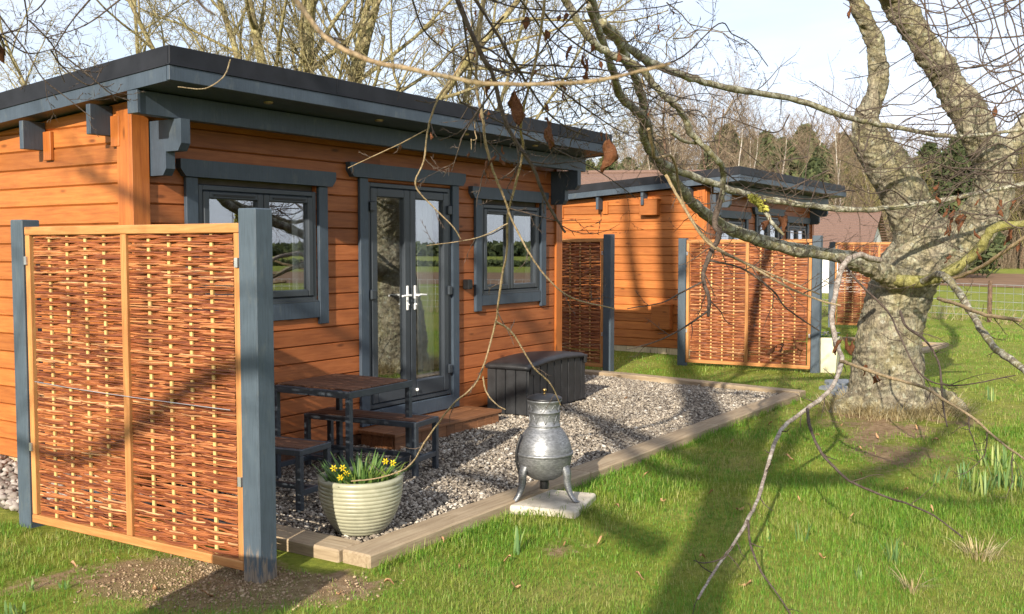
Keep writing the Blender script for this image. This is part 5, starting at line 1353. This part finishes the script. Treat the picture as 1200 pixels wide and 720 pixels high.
for k, nm in (('limb', 'limb'), ('twig', 'twigs'), ('twig_pale', 'twigs'), ('branch_white', 'limb'), ('moss', 'limb')):
    o = TW[k].build(nm, M[k], tree, smooth=True)
    if nm == 'twigs': o['kind'] = 'stuff'
    o['label'] = {'limb': 'grey limbs blotched with lichen', 'twig': 'thin dark twigs', 'twig_pale': 'thin pale twigs', 'branch_white': 'pale bare low branches', 'moss': 'limbs green with moss'}[k]
lc = Arr()
for k in range(150):
    f = trn.random(); q = at(880+16*f+trn.uniform(-4.5, 4.5), 231+17*f*f+trn.uniform(-4.5, 4.5), 8.12+trn.uniform(-.05, .03))-TO; lc.add(q+ICO2[0]*trn.uniform(.007, .015)*trn.uniform(.6, 1.2, (len(ICO2[0]), 1)), None, ICO2[1])
lc.build('lichen', M['lichen'], tree, smooth=True)

def dead_leaf(px, py, d, size, rot, seed):
    """curled brown leaf hanging from (px,py), length in px"""
    r_ = np.random.default_rng(seed); L = size*.85*d/FPX; n = 9; m = 6; W = L*.27*r_.uniform(.8, 1.25)
    u = np.linspace(0, 1, n); v = np.linspace(-1, 1, m); fold = r_.uniform(.4, 1.5); curl = r_.uniform(.2, .9); yaw_ = r_.uniform(-1.2, 1.2)
    V = []; n = 12; m = 8; u = np.linspace(0, 1, n); v = np.linspace(-1, 1, m); tw_ = r_.uniform(-1.4, 1.4); jag = r_.uniform(.75, 1.15, (n, 2)); W *= .85
    for ia, a_ in enumerate(u):
        hw0 = W*(math.sin(math.pi*(.05+.90*a_**.85))**.8)
        for b_ in v:
            hw = hw0*(jag[ia, 0] if b_ < 0 else jag[ia, 1]) if abs(b_) > .8 else hw0
            an = b_*fold*(1+.6*math.sin(a_*4+seed)); x = hw*math.sin(an)/max(fold, .1); y = hw*(1-math.cos(an))/max(fold, .1)+.10*L*math.sin(a_*8+b_*3+seed)*abs(b_)+.035*L*math.sin(b_*9+seed*3+a_*14)
            c_, s_ = math.cos(tw_*a_), math.sin(tw_*a_); x, y = x*c_-y*s_, x*s_+y*c_
            V.append((x+.12*L*math.sin(a_*3+seed), y+curl*L*.25*a_*a_, -a_*L*(1-.10*abs(b_)*jag[ia, 0])+.03*L*math.sin(b_*5+a_*9)))
    V = np.array(V); rz = Matrix.Rotation(yaw_+YAW-math.pi/2, 3, 'Z') @ Matrix.Rotation(rot, 3, 'Y')
    V = V@np.array(rz).T
    i = np.arange(n-1)[:, None]*m; j = np.arange(m-1)[None]
    a = Arr(); a.add(V, np.stack([i+j, i+j+1, i+m+j+1, i+m+j], -1).reshape(-1, 4))
    a.tube(np.array([(0, 0, 0), (0, .002, .12*L), (0.01*L, 0, .22*L)]), [.0008*d/2, .0008*d/2, .0006*d/2], 4)
    o = a.build('dead_leaf', M['leaf_dead'], tree, smooth=True); o.location = tuple(at(px, py, d)-TO)
    ms = o.modifiers.new('t', 'SOLIDIFY'); ms.thickness = .0006; return o
LV = [(606, 107, 2.5, 48, .15), (642, 138, 2.4, 46, -.35), (711, 164, 2.2, 46, .05), (570, 93, 2.6, 24, 0), (668, 53, 3., 22, .1), (684, 64, 3., 20, -.1), (690, 70, 3., 32, .1), (619, 17, 3., 22, .2), (640, 35, 3.2, 16, .1), (663, 15, 3.2, 14, .1), (580, 182, 3., 18, .4), (571, 188, 3., 26, -.2), (586, 183, 3., 16, -.4),
      (697, 52, 3.2, 12, .6), (726, 62, 4., 14, .3), (1118, 246, 8.5, 22, .2), (1125, 252, 8.5, 26, -.2), (1112, 244, 8.5, 16, .5), (1142, 270, 8.5, 14, -.4), (1148, 235, 8.6, 10, .9), (1167, 125, 8, 16, .1), (1100, 216, 8.6, 16, .7), (1183, 275, 8.5, 18, .3), (985, 398, 6.8, 22, .4), (993, 396, 6.8, 26, -.2), (1001, 400, 6.8, 18, .3), (980, 405, 6.8, 18, -.5), (1028, 440, 6.5, 16, .5), (1014, 428, 6.5, 16, -.1),
      (918, 402, 6.7, 22, .9), (930, 398, 6.7, 20, -.8), (940, 404, 6.7, 18, .3), (910, 408, 6.7, 18, 1.2), (902, 258, 8.0, 20, .8), (912, 255, 8.0, 24, -.5), (920, 252, 8.0, 20, .3), (897, 262, 8., 16, 1.3), (2, 45, 3., 34, -.1), (998, 10, 9, 14, .3), (1195, 285, 8, 14, .2)]
for k in range(26): LV.append((trn.uniform(470, 800), trn.uniform(10, 190), trn.uniform(3., 5.), trn.uniform(7, 15), trn.uniform(-.5, .5)))
for k in range(10): LV.append((trn.uniform(1090, 1195), trn.uniform(215, 300), 8.4, trn.uniform(10, 18), trn.uniform(-.6, .6)))
for k, q in enumerate(LV): dead_leaf(*q, 300+k)

# --- trees outside the frame that throw the shadows and stand in the window reflections
P_SHADE = dict(levels=4, seg=[7, 7, 6, 4, 3], kink=[.04, .10, .16, .2, .2], up=[0, .3, .1, 0, 0], taper=.45, n=[11, 8, 6, 5], start=[.42, .2, .15, .1], ang=[.75, .7, .8, .8], len=[.6, .45, .42, .4], rr=[.5, .45, .5, .5], rmin=.006)
CB = np.array([-4.9, -.71, 0]); HD = np.array([math.cos(SUN_AZ), math.sin(SUN_AZ)]); HN = np.array([-HD[1], HD[0]])
def caster(px, py, off=0.):
    """point of the tree (in its own vertical plane) whose shadow falls on this spot of the lawn"""
    g_ = gnd(px, py)[:2]-CB[:2]; t = g_@HD+off; return np.array([*(HN*(g_@HN)-HD*off), t*math.tan(SUN_EL)])
st_tree = thing('bare_tree', 'bare forked tree behind the viewer throwing its shadow across the lawn', 'tree', tuple(CB))
a = Arr(); c_ = (Arr(), Arr()); rr_ = np.random.default_rng(3)
def limb(ctrl, r0, r1, tw=3):
    P = smooth_path(ctrl, 5); a.tube(P, np.linspace(r0, r1, len(P)), 12)
    for q in P[len(P)//3::6]:
        for k in range(tw): twig_tree(c_, q, np.array([rr_.normal()*.8, rr_.normal()*.8, .5]), rr_.uniform(.8, 1.8), max(r1*.35, .014), 3, rr_, P_SHADE)
f0 = caster(858, 553); f1 = caster(831, 650)
limb([(0, 0, -.1), (0, 0, 1.), f1*np.array([.6, .6, .5]), f1, f0], .21, .17, 0)
limb([f0, caster(884, 520, -.2), caster(905, 482, -.6), caster(915, 455, -1.), caster(922, 430, -1.5)], .15, .05)
limb([f0, caster(900, 548), caster(930, 515, .3), caster(965, 480, .7)], .13, .05)
limb([f0, caster(920, 562), caster(990, 560), caster(1050, 545), caster(1105, 508), caster(1150, 470)], .14, .04)
limb([f0, caster(820, 560), caster(760, 545), caster(700, 500, -.3), caster(650, 460, -.6)], .10, .03)
limb([caster(990, 560), caster(1060, 580), caster(1150, 590), caster(1230, 570)], .06, .02)
q0 = f0+np.array([0, 0, .8]); U = lambda l, z: np.array([*(HN*l), z])
limb([f0, U(.9, 7.2), U(1.7, 8.9), U(2.0, 10.3), U(2.1, 12.3)], .20, .17, 2)
limb([U(1.7, 8.9), U(2.4, 9.8), U(2.7, 11), U(2.8, 12)], .12, .06, 2)
limb([f0, U(1.0, 6.0), U(2.2, 6.6), U(3.2, 6.4), U(4.6, 7.0)], .10, .03, 4)
limb([U(.3, 4.6), U(1.3, 5.0), U(2.4, 5.2), U(3.6, 4.7), U(4.6, 4.9)], .09, .02, 4)
limb([U(2.2, 6.6), U(2.6, 7.6), U(3.6, 8.4), U(5, 9)], .06, .02, 4)
a.build('trunk', M['bark'], st_tree, smooth=True); c_[1].build('crown', M['limb'], st_tree, smooth=True)

# unseen planked box, added to cast the shadow across the near post's foot
bs = thing('bin_store', 'small planked timber bin store standing left of the wicker screen', 'bin store', (.95, 3.2, 0), R(15.5))
mb = MB()
for k in range(9): mb.box(-.3, .3, -.31, -.29, .05+k*.118, .16+k*.118, .003); mb.box(-.3, .3, .29, .31, .05+k*.118, .16+k*.118, .003); mb.box(-.31, -.29, -.288, .288, .05+k*.118, .16+k*.118, .003); mb.box(.29, .31, -.288, .288, .05+k*.118, .16+k*.118, .003)
mb.build('cladding', M['sleeper'], bs); MB().box(-.34, .34, -.35, .35, 1.115, 1.145, .005).build('lid', M['sleeper'], bs)

# ------------------------------------------------------------------ fence at right, far hedge, houses
fe = thing('wire_fence', 'low wire fence with timber posts between the lawn and field', 'fence', (25.9, 3.6, 0))
fx0, fy0 = 25.9, 3.6
fd = np.array([-.45, -.9]); fd /= np.linalg.norm(fd)
wires = MB()
for k in range(-2, 8):
    p = fd*k*3.0; mb = MB(); mb.lathe([(.055, -.1), (.05, .95), (.03, 1.0)], 8, (p[0], p[1], 0)); mb.build('post', M['woodbark'], fe)
for z in (.15, .32, .5, .7, .9): wires.tube([(*(fd*-6), z), (*(fd*21), z)], .006, 4)
for s in np.arange(-6, 21, .22): q = fd*s; wires.tube([(q[0], q[1], .12), (q[0], q[1], .9)], .004, 3)
wires.build('wires', M['galv'], fe)
# low brush along the fence
a = Arr()
for k in range(900):
    s = trn.uniform(-6, 22); q = np.array([fx0, fy0])+fd*s+trn.normal(0, .25, 2); an = trn.uniform(0, 6.28); h_ = trn.uniform(.15, .55)
    b = np.array([q[0], q[1], 0]); e = b+np.array([math.cos(an)*.25, math.sin(an)*.25, h_]); a.tube(np.array([b, (b+e)/2+trn.normal(0, .04, 3), e]), [.007, .005, .002], 3)
o = a.build('brush', M['straw']); tag(o, 'dry stalks and brush along the foot of the wire fence', 'brush', kind='stuff')

def leaf_band(name, label, pts_fn, n, hgt, size, mat):
    r_ = np.random.default_rng(len(name)); a = Arr(); c = pts_fn(r_, n); d1 = r_.normal(size=(n, 3))*size; d2 = r_.normal(size=(n, 3))*size
    a.add(np.concatenate([c-d1, c+d2, c+d1, c-d2]), np.stack([np.arange(n)+i_*n for i_ in range(4)], 1))
    o = a.build(name, M[mat]); tag(o, label, name.replace('_', ' '), kind='stuff'); return o
def hedge_pts(r_, n):
    t = r_.uniform(-1, 1, n); p = np.array([75., -60.])[None]+np.outer(t*190, np.array([.40, .92]))+r_.normal(0, .8, (n, 2))
    h = (.35+.3*vnoise(t*190, t*0, .35, 2)+.5*np.clip(vnoise(t*190, t*0, .12, 4)-.5, 0, 1)); return np.concatenate([p, (h*r_.random(n)**.8)[:, None]], 1)
leaf_band('hedgerow', 'dark hedgerow across the open field, seen mirrored in the cabin glass', hedge_pts, 60000, 2, .10, 'hedge')
def far_pts(r_, n):
    t = r_.uniform(-1, 1, n); p = np.array([190., -150.])[None]+np.outer(t*420, np.array([.40, .92]))+r_.normal(0, 5, (n, 2))
    h = (1.5+1.0*vnoise(t*420, t*0, .08, 2)+1.2*vnoise(t*420, t*0, .5, 7)); return np.concatenate([p, (h*r_.random(n)**.8)[:, None]], 1)
leaf_band('far_treeline', 'distant dark belt of trees on the horizon mirrored in the cabin glass', far_pts, 60000, 9, .45, 'ever')

def house(label, loc, rz, L, W, He, Hr, gab=True):
    h = thing('house', label, 'house', loc, rz); mb = MB()
    mb.add([(0, 0, 0), (L, 0, 0), (L, W, 0), (0, W, 0), (0, 0, He), (L, 0, He), (L, W, He), (0, W, He), (0, W/2, Hr-.12), (L, W/2, Hr-.12)],
           [(0, 1, 5, 4), (1, 2, 6, 9, 5), (2, 3, 7, 6), (3, 0, 4, 8, 7)]); mb.build('wall', M['render'], h)
    mb = MB(); o_ = .25; k = (Hr-He)/(W/2)
    for s in (0, 1):
        y0, y1 = (-o_, W/2) if s == 0 else (W+o_, W/2); z0 = He-o_*k
        n = 14
        for r_ in range(n):
            ya, yb = y0+(y1-y0)*r_/n, y0+(y1-y0)*(r_+1.12)/n; za, zb = z0+(Hr-z0)*r_/n+.03, z0+(Hr-z0)*(r_+1.12)/n+.005
            if r_ == n-1: yb, zb = y1, Hr
            mb.add([(-o_, ya, za), (L+o_, ya, za), (L+o_, yb, zb), (-o_, yb, zb), (-o_, ya, za-.05), (L+o_, ya, za-.05), (L+o_, yb, zb-.05), (-o_, yb, zb-.05)], [(0, 1, 2, 3), (4, 7, 6, 5), (0, 4, 5, 1), (1, 5, 6, 2), (2, 6, 7, 3), (3, 7, 4, 0)])
    rf = mb.build('roof', M['tile'], h)
    MB().tube([(-o_, W/2, Hr+.02), (L+o_, W/2, Hr+.02)], .09, 8).build('ridge', M['tile'], rf)
    mb = MB(); mb.box(-.06, -.004, W/2-.5, W/2+.5, .9, He-.1); w_ = mb.build('window', M['frame'], h)
    MB().box(-.07, -.062, W/2-.44, W/2+.44, .96, He-.16).build('pane', M['glass'], w_)
    return h
p = pos(590, 36); house('white house with terracotta tiled roof seen between the two cabin roofs', p, R(-60), 8.5, 7.5, 2.5, 4.75)
p = pos(925, 40); house('small white gabled house with terracotta roof beyond the farther cabin', p, R(-84), 2.9, 5., 1.9, 3.25)
